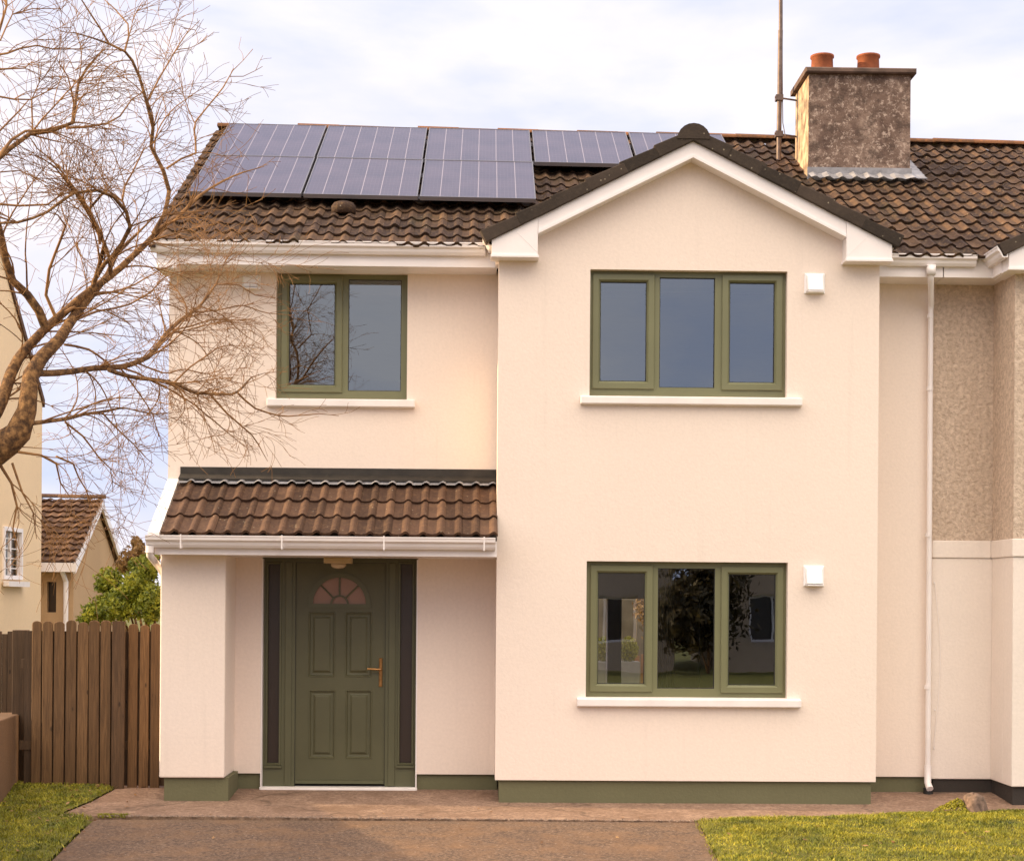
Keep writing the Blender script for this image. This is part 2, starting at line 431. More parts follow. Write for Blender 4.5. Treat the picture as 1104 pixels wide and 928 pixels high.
def gutter_run(mb, axis, a0, a1, fixed, ztop, h=.105, d=.11, sgn=-1):
    """ogee gutter; axis 'x': runs along x at back plane y=fixed, projecting towards sgn"""
    prof = [(0, 0), (0, -h), (.45*d, -h), (.62*d, -h*.78), (.70*d, -h*.55), (.92*d, -h*.38), (.95*d, -h*.12), (d, -h*.10), (d, 0), (d-.008, 0), (d-.008, -h*.08),
            (.86*d, -h*.10), (.60*d, -h*.5), (.4*d, -h*.9), (.01, -h*.9), (.01, 0)]
    if axis == 'x': loops = [[(a, fixed+sgn*p, ztop+q) for p, q in prof] for a in (a0, a1)]
    else: loops = [[(fixed+sgn*p, a, ztop+q) for p, q in prof] for a in (a0, a1)]
    mb.loft(loops, True)

# ================================================================== OUR HOUSE
H = empty('semi_detached_house', (.9, 0, 0), 'cream two-storey house with solar panels on its roof, green door and gabled bay', 'house')
XL, XR = -2.85, 4.19
BXL, BXR, BY = .165, 3.55, -.6
def rect(u0, v0, u1, v1, Y):
    a = P(u0, (v0+v1)/2, Y); b_ = P(u1, (v0+v1)/2, Y); c_ = P((u0+u1)/2, v0, Y); d_ = P((u0+u1)/2, v1, Y)
    return (a.x, b_.x, d_.z, c_.z)
W_UL = rect(297.5, 294, 439, 430, 0)
W_UR = rect(636, 291.5, 848.5, 427.5, BY)
W_LR = rect(632, 605.5, 849, 752, BY)
DOOR = (-1.985, -.55, -.02, 2.16)

w = MB()
w.plate(XL, XR, .148, 4.78, 0, .26, [W_UL, (DOOR[0], DOOR[1], .148, DOOR[3]), (.45, 3.3, .3, 2.3), (.45, 3.3, 2.75, 4.65)])
w.box(XL, XL+.03, .26, 6.6, -.1, 4.78)
# gable triangle of the west end
w.prism_x([(.02, 4.78), (3.3, 6.85), (6.6, 4.78)], XL, XL+.2)
w.box(XL, -.8, 6.5, 6.75, -.1, 4.78)
w.plate(-.8, XR, -.1, 4.78, 6.5, .25, [(1.25, P(655, 690, 6.5).x, .15, 1.78), (P(670, 690, 6.5).x, P(701, 690, 6.5).x, .15, 1.78)])
house_wall = w.build('wall', M['render'], H)
w = MB()
w.plate(BXL, BXR, .165, 4.86, BY, .25, [W_UR, W_LR])
w.box(BXL, BXL+.22, BY+.25, -.001, .165, 4.86); w.box(BXR-.22, BXR, BY+.25, -.001, .165, 4.86)
w.prism_y([(BXL, 4.86), (BXR, 4.86), (1.86+.3, 5.58), (1.86, 5.72), (1.86-.3, 5.58)], BY, BY+.2)
w.build('bay_wall', M['render'], H)
w = MB(); w.box(-2.795, -2.222, BY, -.001, .17, 2.42)
bevel(w.build('porch_pillar', M['render'], H), .012)
# plinths
w = MB()
for bx in ((-2.82, DOOR[0], .03, .3, -.3, .147), (DOOR[1], .19, .03, .3, -.3, .147), (3.5, XR-.01, .03, .3, -.3, .147),
           (BXL+.035, BXR-.035, BY+.03, .02, -.3, .164), (-2.755, -2.19, BY+.03, .02, -.3, .169)):
    MB().box(*bx).build('plinth', M['plinth'], H)
# hidden interior
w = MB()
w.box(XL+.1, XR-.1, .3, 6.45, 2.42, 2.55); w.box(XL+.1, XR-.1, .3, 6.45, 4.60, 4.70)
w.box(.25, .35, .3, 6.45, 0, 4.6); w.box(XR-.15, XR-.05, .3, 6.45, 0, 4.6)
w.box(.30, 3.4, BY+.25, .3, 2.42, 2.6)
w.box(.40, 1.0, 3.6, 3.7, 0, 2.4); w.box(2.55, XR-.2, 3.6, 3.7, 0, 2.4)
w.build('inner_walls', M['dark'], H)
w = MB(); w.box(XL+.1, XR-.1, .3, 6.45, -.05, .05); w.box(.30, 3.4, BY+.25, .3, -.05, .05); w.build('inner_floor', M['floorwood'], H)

def window(parent, rc, Yw, panes, sill, deep=.075, name='window'):
    x0, x1, z0, z1 = rc
    e = sub(name, parent)
    yf = Yw+deep
    holes = []
    for (gu0, gv0, gu1, gv1), sash in panes:
        g = rect(gu0, gv0, gu1, gv1, yf); holes.append((g, sash))
    fr = MB()
    hs = []
    for g, sash in holes:
        if sash: hs.append((g[0]-.058, g[1]+.058, g[2]-.058, g[3]+.058))
        else: hs.append(g)
    fr.plate(x0+.002, x1-.002, z0+.002, z1-.002, yf, .06, hs)
    f = fr.build('frame', M['green'], e); bevel(f, .006, 2)
    for (g, sash), h_ in zip(holes, hs):
        if sash:
            s_ = MB()
            o = .012
            i = (h_[1]+o-h_[0]+o)
            s_.ring([(0, yf), (0, yf-.012), (.006, yf-.018), (o+.040, yf-.018), (o+.048, yf-.010), (o+.058, yf+.006), (o+.058, yf+.05)], h_[0]-o, h_[1]+o, h_[2]-o, h_[3]+o)
            s_.build('sash', M['green'], e)
        gk = MB(); gk.ring([(0, yf+.012), (.006, yf+.012), (.006, yf+.03)], g[0], g[1], g[2], g[3]); gk.build('gasket', M['gasket'], e)
        p = MB(); p.quad([(g[0], yf+.022, g[2]), (g[1], yf+.022, g[2]), (g[1], yf+.022, g[3]), (g[0], yf+.022, g[3])]); p.build('pane', M['glass'], e)
    sx0, sx1 = sill
    sm = MB()
    sm.prism_x([(Yw-.062, z0-.075), (Yw-.062, z0-.012), (Yw-.001, z0-.002), (yf+.02, z0+.001), (yf+.02, z0-.05), (Yw-.001, z0-.05), (Yw-.001, z0-.085)], sx0, sx1)
    bevel(sm.build('sill', M['sill'], e), .006, 2)
    return e
w1 = window(H, W_UL, 0, [((311.5, 306, 361, 415), True), ((375.5, 301.5, 432.5, 421.5), False)], (-1.945, -.59), name='bedroom_window')
w1['label'] = 'two-pane green window over the porch'
w2 = window(H, W_UR, BY, [((647, 304, 697, 411), True), ((711, 299.5, 770.5, 418), False), ((786.5, 305, 835, 412.5), True)], (.895, 2.86), name='bay_window')
w2['label'] = 'upper three-pane green window of the bay'
w3 = window(H, W_LR, BY, [((644.5, 617.5, 695, 737), True), ((709, 612.5, 770.5, 742), False), ((785.5, 619, 836, 738.5), True)], (.885, 2.87), name='bay_window')
w3['label'] = 'lower three-pane green window of the bay'

# ---- front door set
D = sub('front_door', H)
yd = .075
L0, L1, LZ0, LZ1 = -1.682, -.848, .045, 2.09
fr = MB()
sl = rect(289, 608, 301, 822, yd); sr_ = rect(431.5, 608, 444, 822, yd)
fr.plate(DOOR[0]+.002, DOOR[1]-.002, .012, DOOR[3]-.002, yd, .06, [(L0, L1, .02, LZ1), sl, sr_])
bevel(fr.build('door_frame', M['door_frame'], D), .006)
for g in (sl, sr_):
    m_ = MB(); m_.ring([(-.022, yd), (-.018, yd-.010), (-.004, yd-.012), (0, yd+.004), (0, yd+.02)], *g)
    m_.box(g[0]-.03, g[1]+.03, yd-.022, yd+.001, g[2]-.045, g[2]-.022)
    m_.build('sidelight_trim', M['door_frame'], D)
for g in (sl, sr_):
    p = MB(); p.quad([(g[0], yd+.02, g[2]), (g[1], yd+.02, g[2]), (g[1], yd+.02, g[3]), (g[0], yd+.02, g[3])]); p.build('sidelight', M['frosted'], D)
# vertical cover strips beside the leaf
st = MB()
for x in (L0-.09, L1+.03): st.box(x, x+.06, yd-.012, yd+.001, .03, LZ1)
bevel(st.build('cover_strip', M['door_frame'], D), .004)
lf = MB(); yl = yd+.018
pan = [rect(334, 661, 360, 728, yl), rect(373.5, 661, 399.5, 728, yl), rect(334.5, 745, 360, 816, yl), rect(374, 745, 399.5, 816, yl)]
cxf, czf = P(366, 651, yl).x, P(366, 651, yl).z
fan_r = .262
lf.plate(L0+.004, L1-.004, LZ0, LZ1-.004, yl, .045, pan+[(cxf-fan_r, cxf+fan_r, czf-.01, czf+fan_r)])
# leaf infill round the arch
pts = [(cxf-fan_r, czf+fan_r)]+[(cxf+fan_r*math.cos(a), czf+fan_r*math.sin(a)) for a in (math.pi-math.pi*k/24 for k in range(13))]
lf.prism_y(pts, yl, yl+.04)
pts = [(cxf+fan_r, czf+fan_r)]+[(cxf+fan_r*math.cos(a), czf+fan_r*math.sin(a)) for a in (math.pi*k/24 for k in range(13))]
lf.prism_y(pts[::-1], yl, yl+.04)
for g in pan:
    lf.ring([(0, yl), (.006, yl+.010), (.022, yl+.012), (.030, yl+.010), (.046, yl-.002), (.050, yl-.003)], *g)
    lf.quad([(g[0]+.05, yl-.003, g[2]+.05), (g[1]-.05, yl-.003, g[2]+.05), (g[1]-.05, yl-.003, g[3]-.05), (g[0]+.05, yl-.003, g[3]-.05)])
    lf.ring([(-.014, yl), (-.010, yl-.005), (-.003, yl-.005), (0, yl)], *g)
leaf = lf.build('door_leaf', M['door'], D)
gap = MB(); gap.ring([(0, yd+.015), (.005, yd+.015), (.005, yd+.05)], L0-.001, L1+.001, .03, LZ1+.001); gap.build('weather_seal', M['gasket'], D)
# fanlight
fl = sub('fanlight', H)
def arc(cx, cz, r, y, n=24, a0=0, a1=math.pi): return [(cx+r*math.cos(a0+(a1-a0)*k/n), y, cz+r*math.sin(a0+(a1-a0)*k/n)) for k in range(n+1)]
g = MB(); g.quad(arc(cxf, czf, .25, yl+.012)[::-1]); g.build('pane', M['fanglass'], fl)
t = MB()
def arch_band(mb, r0, r1, y0, y1):
    a = arc(cxf, czf, r0, y1); b_ = arc(cxf, czf, r0, y0); c_ = arc(cxf, czf, r1, y0); d_ = arc(cxf, czf, r1, y1)
    for k in range(24):
        mb.quad([a[k], a[k+1], b_[k+1], b_[k]]); mb.quad([b_[k], b_[k+1], c_[k+1], c_[k]]); mb.quad([c_[k], c_[k+1], d_[k+1], d_[k]])
arch_band(t, .245, .288, yl-.012, yl+.014)
t.box(cxf-.288, cxf+.288, yl-.012, yl+.014, czf-.03, czf+.002)
arch_band(t, .068, .085, yl-.006, yl+.011)
for a in (math.pi/4, math.pi/2, 3*math.pi/4):
    t.tube([(cxf+.08*math.cos(a), yl+.004, czf+.08*math.sin(a)), (cxf+.25*math.cos(a), yl+.004, czf+.25*math.sin(a))], .009, 6)
t.build('glazing_bars', M['door_frame'], fl)
# handle
hx = P(410.5, 722, yl).x; hz0 = P(410, 740, yl).z; hz1 = P(410, 709, yl).z; hz = P(410, 721, yl).z
hd = MB(); hd.bevbox(hx-.016, hx+.016, yl-.012, yl+.001, hz0, hz1, .006); hd.tube([(hx, yl, hz), (hx, yl-.05, hz), (hx-.03, yl-.055, hz), (hx-.12, yl-.055, hz+.004)], .0095, 10)
hd.tube([(hx, yl-.015, hz-.09), (hx, yl+.002, hz-.09)], .009, 10)
ho = hd.build('handle', M['brass'], D)
th = MB(); th.bevbox(DOOR[0]-.005, DOOR[1]+.005, -.03, .14, -.05, .022, .006); th.build('threshold', M['sill'], D)
df = MB(); df.box(L0+.01, L1-.01, yl-.02, yl+.001, LZ0+.004, LZ0+.03); df.build('weather_bar', M['door_frame'], D)
# white reveal bead at the sides
for xr_ in (DOOR[0], DOOR[1]-.012): MB().box(xr_, xr_+.012, -.004, yd-.002, .024, 2.12).build('reveal_bead', M['white'], D)

# ---- porch roof
PR = sub('porch_roof', H)
pz0, pz1, py0 = 2.325, 2.845, -.90
psl = Vector((0, -py0, pz1-pz0)); plen = psl.length
t = MB(); tile_sheet(t, (-2.735, py0, pz0-.025), (1, 0, 0), psl, 2.905, plen+.0, roll=.1525, gauge=.315, rows=3, amp=.026, lip=.028, nper=10, seed=5, flat=1, jit=.004)
t.build('tiles', M['ptile'], PR)
t = MB(); t.prism_x([(py0+.02, pz0-.06), (py0+.02, pz0-.035), (0, pz1-.035), (0, pz1-.06)], -2.72, .163); t.build('roof_deck', M['verge'], PR)
t = MB(); t.box(-2.735, .163, -.012, -.001, 2.80, 2.955); t.prism_x([(-.11, 2.845), (-.012, 2.89), (-.012, 2.87), (-.11, 2.83)], -2.735, .163)
t.build('upstand', M['darklead'], PR)
# dressed lead apron following the rolls
t = MB(); nn = Vector((0, -(pz1-pz0), -py0)).normalized(); sl_ = psl.normalized(); org = Vector((-2.735, py0, pz0-.025))
nst = 19*10; prev = None
for k in range(nst+1):
    q = (k/10) % 1.0; x = k/nst*2.90
    hgt = .026*(max(0, math.sin(math.pi*(q-.55)/.45))**.8 if q > .55 else 0)+.048
    wob = .02*mnoise.noise(Vector((x*3.1, 0, 0)))
    if x > 1.75 and x < 2.05: pass
    a = org+Vector((1, 0, 0))*x+sl_*(plen-.125+wob)+nn*hgt; b_ = org+Vector((1, 0, 0))*x+sl_*(plen+.005)+nn*.06
    if prev: t.quad([prev[0], a, b_, prev[1]])
    prev = (a, b_)
t.build('apron_flashing', M['lead'], PR)
t = MB()
t.prism_x([(py0-.0, pz0-.10), (py0-.0, pz0-.01), (0, pz1-.0), (0, pz1-.10)], -2.85, -2.75)
t.box(-2.80, .163, py0+.07, py0+.05, 2.13, 2.30)                    # fascia
t.box(-2.80, .163, py0+.08, -.001, 2.13, 2.145)                   # soffit
t.build('fascia', M['white'], PR)
t = MB(); gutter_run(t, 'x', -2.86, .150, py0+.049, 2.293)
for u in (195, 304, 414, 522):
    x = P(u, 585, py0-.05).x; t.box(x-.006, x+.006, py0-.068, py0+.049, 2.180, 2.189); t.box(x-.006, x+.006, py0-.070, py0-.061, 2.180, 2.30)
gut = t.build('gutter', M['white'], PR)
t = MB(); t.tube([(-2.83, py0+.0, 2.20), (-2.83, py0+.0, 2.12), (-2.86, -.3, 2.02), (-2.89, .25, 1.9), (-2.89, .3, 1.8), (-2.89, .3, .1)], .030, 12); t.tube([(-2.83, py0, 2.20), (-2.83, py0, 2.14)], .036, 12)
t.build('downpipe', M['white'], H, smooth=True)
# porch lamp
t = MB(); t.bevbox(-1.385, -1.14, -.36, -.16, 2.075, 2.129, .01); LP = t.build('porch_lamp', M['lamp'], H, origin=(-1.26, -.26, 2.12))
t = MB(); t.loft([[(-1.26+.07*r*math.cos(a), -.26+.07*r*math.sin(a), z) for a in (2*math.pi*k/16 for k in range(16))] for r, z in ((1, 2.075), (.95, 2.05), (.7, 2.035), (.2, 2.028))])
t.build('diffuser', M['lampglass'], LP, smooth=True)

# ---- main roof
SH = -.009
EY, EZ, RY, RZ = -.43, 4.955, 3.3, 7.02
def roofz(x, y): return EZ+(y-EY)*(RZ-EZ)/(RY-EY)+SH*(x+2.9)
RF = sub('roof', H)
NR = None
up = Vector((0, RY-EY, RZ-EZ)); ulen = up.length
t = MB()
inbay = lambda p: (0.35 < p.x < 3.4 and p.y < 1.0 and abs(p.x-1.86) < (1.86-.35)*(1-(p.y+.3)/1.25)-.15)
tile_sheet(t, (-2.93, EY, EZ-.03), (1, 0, SH), up, 4.2+2.93, ulen, roll=.146, gauge=.262, amp=.030, lip=.026, nper=8, seed=2, skip=inbay, jit=.006)
t.build('tiles', M['tile'], RF)
t = MB(); t.loft([[(-2.92, EY+.10, EZ-.04), (-2.92, RY, RZ-.06), (-2.92, 7.05, EZ-.07), (-2.92, 7.05, EZ-.13), (-2.92, RY, RZ-.12), (-2.92, EY+.10, EZ-.08)],
                  [(4.2, EY+.10, EZ-.10), (4.2, RY, RZ-.12), (4.2, 7.05, EZ-.13), (4.2, 7.05, EZ-.19), (4.2, RY, RZ-.18), (4.2, EY+.10, EZ-.14)]])
t.build('roof_deck', M['verge'], RF)
# rough verge edge left
t = MB(); rnd = random.Random(3)
for k in range(16):
    s0 = k*.262; p0 = Vector((-2.945, EY, EZ-.035))+up.normalized()*s0; p1 = p0+up.normalized()*.27
    t.loft([[p0+Vector((dx, 0, dz)) for dx, dz in ((-.012, -.05), (.05, -.05), (.05, .045), (-.012, .04))], [p1+Vector((dx, 0, dz)) for dx, dz in ((-.012, -.07), (.05, -.07), (.05, .02), (-.012, .015))]], True, rnd.random())
t.build('verge', M['tile'], RF)
def ridge_run(mb, p0, p1, r=.115, seg=.45, seed=1, h=.8):
    rnd = random.Random(seed); p0 = Vector(p0); p1 = Vector(p1); L = (p1-p0).length; d = (p1-p0)/L; side = d.cross(Vector((0, 0, 1))).normalized(); n = max(1, round(L/seg))
    for k in range(n):
        a = p0+d*(L*k/n); b_ = p0+d*(L*(k+1)/n+.01); rr = r*(1+rnd.uniform(-.03, .05)); dz = rnd.uniform(-.006, .008)
        lo = []
        for q, sc in ((a, 1.06), (b_, .98)):
            lo.append([q+side*(rr*sc*math.cos(w_))+Vector((0, 0, rr*h*sc*math.sin(w_)+dz)) for w_ in (math.pi*j/10 for j in range(11))])
        mb.loft(lo, True, rnd.random())
t = MB(); ridge_run(t, (-2.94, RY, RZ-.015), (4.2, RY, RZ-.015+SH*7.1), .11, .45, 4, .55); t.build('ridge_tiles', M['ridge'], RF)
# vent tile
vp = Vector((-1.29, .36, roofz(-1.29, .36)+.04))
t = MB(); t.loft([[vp+Vector((.115*r*math.cos(a), -.07*r*math.sin(a)+.0, z+.03*math.sin(a)*0)) for a in (2*math.pi*k/16 for k in range(16))] for r, z in ((1, -.04), (1, .03), (.8, .062), (.4, .078), (.05, .082))])
t.build('vent_tile', M['tile'], RF, smooth=True)
# bay roof
CXB = 1.86; BEX0, BEX1 = .045, 3.675; BEZ = 4.93; BAZ = 5.845
t = MB()
upL = Vector((CXB-BEX0, 0, BAZ-BEZ)); tile_sheet(t, (BEX0, -.76, BEZ), (0, 1, 0), upL, 2.3, upL.length, roll=.146, gauge=.262, amp=.030, lip=.026, seed=8, jit=.005)
upR = Vector((CXB-BEX1, 0, BAZ-BEZ)); tile_sheet(t, (BEX1, -.76, BEZ), (0, 1, 0), upR, 2.3, upR.length, roll=.146, gauge=.262, amp=.030, lip=.026, seed=9, jit=.005)
t.build('bay_tiles', M['tile'], RF)
def gable_trim(cx, ex0, ex1, ez, az, wallx0, wallx1, parent, mats, seed=1):
    """verge units, barge boards, kneelers, soffit of a gabled bay facing -y"""
    rnd = random.Random(seed)
    t = MB()
    for sgn, ex in ((1, ex0), (-1, ex1)):
        d = Vector((cx-ex, 0, az-ez)); L = d.length; d.normalize(); nrm = Vector((-d.z*sgn, 0, abs(d.x)))
        n = 6
        for k in range(n):
            a = Vector((ex, 0, ez))+d*(L*k/n-.02); b_ = Vector((ex, 0, ez))+d*(L*(k+1)/n+.015)
            pa = [a+nrm*.065, a-nrm*.050]; pb = [b_+nrm*.042, b_-nrm*.052]
            poly = [(pa[1].x, pa[1].z), (pb[1].x, pb[1].z), (pb[0].x, pb[0].z), (pa[0].x, pa[0].z)]
            if sgn < 0: poly = poly[::-1]
            t.prism_y(poly, -.79-rnd.uniform(0, .004), -.64, rnd.random())
    o = t.build('verge_tiles', M['verge'], parent); bevel(o, .006)
    t = MB()
    bw = .155
    for sgn, ex in ((1, ex0), (-1, ex1)):
        sl = (az-ez)/abs(cx-ex)
        top = lambda x: ez-.045+sl*abs(x-ex)
        xk = ex+sgn*.46; xs = ex+sgn*.055
        ys = (-.755, -.59)
        poly = [(xk, top(xk)-bw), (cx, top(cx)-bw), (cx, top(cx)), (xk, top(xk))]
        if sgn < 0: poly = poly[::-1]
        t.prism_y(poly, *ys)
        poly = [(xk-sgn*.0, top(xk)-bw-.0), (xk, top(xk)-bw+.028), (cx, top(cx)-bw+.028), (cx, top(cx)-bw)]
        if sgn < 0: poly = poly[::-1]
        t.prism_y(poly, -.768, -.7545)
        kz = ez-.155
        poly = [(xs, kz), (xk-sgn*.002, kz), (xk-sgn*.002, top(xk)), (xs, top(xs))]
        if sgn < 0: poly = poly[::-1]
        t.prism_y(poly, -.762, -.585)
        poly = [(xs-sgn*.008, kz-.022), (xk+sgn*.008, kz-.022), (xk+sgn*.008, kz+.0), (xs-sgn*.008, kz+.0)]
        if sgn < 0: poly = poly[::-1]
        t.prism_y(poly, -.774, -.585)
        # mitre line
        t.tube([(xk-sgn*.01, -.7625, kz+.03), (xk-sgn*.20, -.7625, top(xk-sgn*.2)-.03)], .0025, 4)
    bevel(t.build('barge_board', M['white'], parent), .004)
    t = MB(); ridge_run(t, (cx, -.80, az-.05), (cx, 1.6, az-.05), .132, .42, 6, .95); t.build('bay_ridge_tiles', M['verge'], parent)
gable_trim(CXB, BEX0, BEX1, BEZ, BAZ, BXL, BXR, RF, None, 1)

# gutters, fascia, soffit
t = MB(); gutter_run(t, 'x', -2.945, .045, -.345, EZ-.008, .105, .10); 
gutter_run(t, 'y', -.70, -.30, .128, 4.965, .10, .11)
t.build('gutter', M['white'], H)
t = MB(); t.box(-2.90, .15, -.345, -.32, 4.745, EZ-.01); t.box(-2.90, .15, -.32, -.001, 4.745, 4.76)
t.bevbox(-2.90, -2.72, -.36, -.02, 4.70, 4.744); t.box(BXL-.03, BXL+.001, -.58, -.33, 4.74, 4.90)
t.build('fascia', M['white'], H)
t = MB(); gutter_run(t, 'x', 3.68, 4.475, -.345, 4.897, .10, .10); gutter_run(t, 'y', -.70, -.30, 3.592, 4.955, .10, .09, 1)
t.build('gutter', M['white'], H)
t = MB(); t.box(3.55, 4.19, -.345, -.32, 4.705, 4.885); t.box(3.55, 4.19, -.32, -.001, 4.705, 4.72); t.build('fascia', M['white'], H)
# downpipe
dp = MB(); px1 = P(1003, 400, -.06).x; px0 = P(1003.5, 290, -.40).x
dp.box(px0-.036, px0+.036, -.435, -.365, 4.71, 4.80)
dp.tube([(px0, -.40, 4.72), (px0, -.40, 4.68), (px1, -.075, 4.52), (px1, -.06, 4.47)], .027, 12)
dp.tube([(px1, -.06, 4.48), (4.165, -.06, .22)], .025, 14)
for z in (4.42, 3.75, 2.4, 1.0): dp.tube([(4.157, -.06, z), (4.157, -.06, z-.035)], .031, 14)
dp.tube([(4.165, -.06, .26), (4.165, -.06, .10), (4.17, -.12, .05)], .032, 14)
dp.build('downpipe', M['white'], H, smooth=True)
db = MB(); db.tube([(4.17, -.06, .055), (4.17, -.06, -.04)], .045, 12); db.build('gully', M['gasket'], H)
cb = MB(); pts = [P(u, v, -.012) for u, v in ((1008, 628), (1010, 650), (1013, 680), (1014, 710), (1012, 750), (1009, 780), (1006.5, 806))]; cb.tube(pts, .0022, 6)
for u, v in ((1007, 628), (1007, 806), (1008, 765)): q = P(u, v, -.008); cb.tube([q, q+Vector((0, -.012, 0))], .007, 8)
# the cable belongs to the adjoining house; built further down

# wall vents
def vent(u0, v0, u1, v1, Y):
    x0, x1, z0, z1 = rect(u0, v0, u1, v1, Y)
    t = MB(); t.bevbox(x0, x1, Y-.02, Y-.001, z0, z1, .008)
    t.loft([[(x0+.012, Y-.02, z0+.012), (x1-.012, Y-.02, z0+.012), (x1-.012, Y-.02, z1-.012), (x0+.012, Y-.02, z1-.012)],
            [(x0+.022, Y-.075, z0+.025), (x1-.022, Y-.075, z0+.025), (x1-.022, Y-.045, z1-.03), (x0+.022, Y-.045, z1-.03)]])
    t.box(x0+.02, x1-.02, Y-.085, Y-.02, z0+.004, z0+.012)
    o = t.build('wall_vent', M['ventwhite'], H); bevel(o, .004); return o
vent(867, 295, 889, 317, BY); vent(866, 609.5, 888, 632, BY); vent(261.5, 297, 281, 313, 0)

# chimney (shared stack)
CH = sub('chimney', H)
cx0, cx1, cy0, cy1, czt = 3.405, 4.465, 1.85, 2.55, 7.24
t = MB(); t.box(cx0, cx1, cy0, cy1, 6.0, czt); o = t.build('stack', M['chim'], CH)
t = MB(); t.box(cx0-.006, cx0-.0005, cy0+.004, cy1-.004, 6.0, czt-.002); t.build('sun_painted_side', simple('sun_tinted_render', (.42, .30, .20), .9, .75, 8, bs=.8, bscale=25), CH)  # sunlight on the stack's west face, put into a lighter colour
t = MB(); t.bevbox(cx0-.05, cx1+.045, cy0-.07, cy1+.07, czt, czt+.055, .012); t.bevbox(cx0+.05, cx1-.15, cy0+.08, cy1-.08, czt+.055, czt+.085, .012)
t.build('capping', simple('chimney_cap', (.13, .085, .065), .9, .4, 8, bs=.6, bscale=30), CH)
for u in (888.5, 938.5):
    x = P(u, 65, 2.1).x; zt = P(u, 57.5, 2.1).z
    t = MB(); prof = [(.125, czt+.05), (.118, czt+.13), (.112, zt-.03), (.125, zt-.02), (.125, zt), (.085, zt), (.085, czt+.1)]
    t.loft([[(x+r*math.cos(a), 2.2+r*math.sin(a), z) for a in (2*math.pi*k/24 for k in range(24))] for r, z in prof], False)
    t.build('chimney_pot', M['pot'], CH, smooth=True)
t = MB(); zb = roofz(3.9, cy0)
t.box(cx0-.015, cx1+.015, cy0-.014, cy0-.001, zb-.02, zb+.115)
upn = Vector((0, RY-EY, RZ-EZ)).normalized(); nrm = Vector((0, -upn.z, upn.y))
for k in range(24):       # dressed apron in front, draping over the tile rolls
    x = cx0-.01+k*(cx1-cx0+.06)/24; x2 = x+(cx1-cx0+.06)/24
    def pt(xx, s): 
        q = ((xx+2.93)/.1455) % 1; h = .028*(.5+.5*math.sin(2*math.pi*(q-.45)))**1.9
        return Vector((xx, cy0-.01, zb))-upn*s+nrm*(h+.045+.01*mnoise.noise(Vector((xx*9, s*9, 0))))
    for s in range(3): t.quad([pt(x, .055*s+.055), pt(x2, .055*s+.055), pt(x2, .055*s), pt(x, .055*s)])
for k in range(7):        # soakers on the right side and left
    for xx, sg in ((cx1, 1), (cx0, -1)):
        if sg < 0: continue
        y = cy0-.16+k*.1; z = roofz(xx, y)+.06
        a = Vector((xx-sg*.03, y, z)); t.loft([[a, a+Vector((sg*.17, 0, -.005)), a+upn*.13+Vector((sg*.15, 0, 0)), a+upn*.13], [a+nrm*.012, a+nrm*.012+Vector((sg*.17, 0, -.005)), a+nrm*.012+upn*.13+Vector((sg*.15, 0, 0)), a+nrm*.012+upn*.13]])
t.build('flashing', M['lead'], CH)
# aerial mast
AM = sub('aerial_mast', H)
ax = P(840, 100, 2.45).x
t = MB(); t.tube([(ax, 2.45, 6.5), (ax+.01, 2.45, 7.9)], .026, 10); t.tube([(ax+.01, 2.45, 7.9), (ax-.0, 2.45, 9.3)], .019, 10); t.build('mast', M['steel'], AM, smooth=True)
t = MB(); 
for z in (7.17, 6.78): t.tube([(ax-.05, 2.42, z), (cx0+.02, 2.50, z-.01)], .010, 6); t.box(ax-.04, ax+.04, 2.41, 2.49, z-.03, z+.03)
t.tube([(ax+.025, 2.45, 8.4), (ax+.03, 2.44, 7.5), (ax+.04, 2.44, 6.9), (ax+.06, 2.4, 6.75)], .005, 5)
t.build('bracket', M['steel'], AM)

# ---- solar panels (two rows)
sl_ang = math.atan2(RZ-EZ, RY-EY); ang_x = sl_ang
stand = .125
PLY0, PLY1 = .47, 2.93
half = (PLY1-PLY0)/2/math.cos(sl_ang)
def solar(x, w_, row, ymid, h_):
    z = roofz(x, ymid)+stand/math.cos(sl_ang)
    o = bpy.data.objects.new('solar_panel', None)
    mb = MB(); hw = w_/2-.006; hh = h_/2-.004
    mb.box(-hw+.012, hw-.012, -hh+.012, hh-.012, -.02, .0005)
    me_o = mb.build('solar_panel', M['solar']); bpy.data.objects.remove(o)
    me_o.parent = H
    me_o.location = Vector((x, ymid, z))-Vector(WORLD_LOC[H.name])
    me_o.rotation_euler = (ang_x, math.atan(-SH), 0)
    fr_ = MB(); 
    def bar(x0, x1, y0, y1): fr_.box(x0, x1, y0, y1, -.035, .0035)
    bar(-hw, -hw+.011, -hh, hh); bar(hw-.011, hw, -hh, hh); bar(-hw+.011, hw-.011, -hh, -hh+.011); bar(-hw+.011, hw-.011, hh-.011, hh)
    f_ = fr_.build('panel_frame', M['alu']); f_.parent = me_o
    if row == 0: pass
cols_ = [-2.78, -1.69, -.585, .54]
ymid = (PLY0+PLY1)/2
for i in range(3):
    xa, xb = cols_[i], cols_[i+1]; xc = (xa+xb)/2
    solar(xc, xb-xa-.012, 0, (PLY0+ymid)/2, half); solar(xc, xb-xa-.012, 1, (PLY1+ymid)/2, half)
for xa, xb in ((.545, 1.60), (1.61, 2.66)):
    solar((xa+xb)/2, xb-xa-.01, 1, (PLY1+ymid)/2, half)
t = MB()
def rail(x0, x1, y):
    z0_ = roofz(x0, y)+stand-.055; z1_ = roofz(x1, y)+stand-.055
    t.loft([[(x0, y-.02, z0_-.04), (x0, y+.02, z0_-.03), (x0, y+.02, z0_+.01), (x0, y-.02, z0_)], [(x1, y-.02, z1_-.04), (x1, y+.02, z1_-.03), (x1, y+.02, z1_+.01), (x1, y-.02, z1_)]])
for y in (.75, 1.45): rail(-2.74, .52, y)
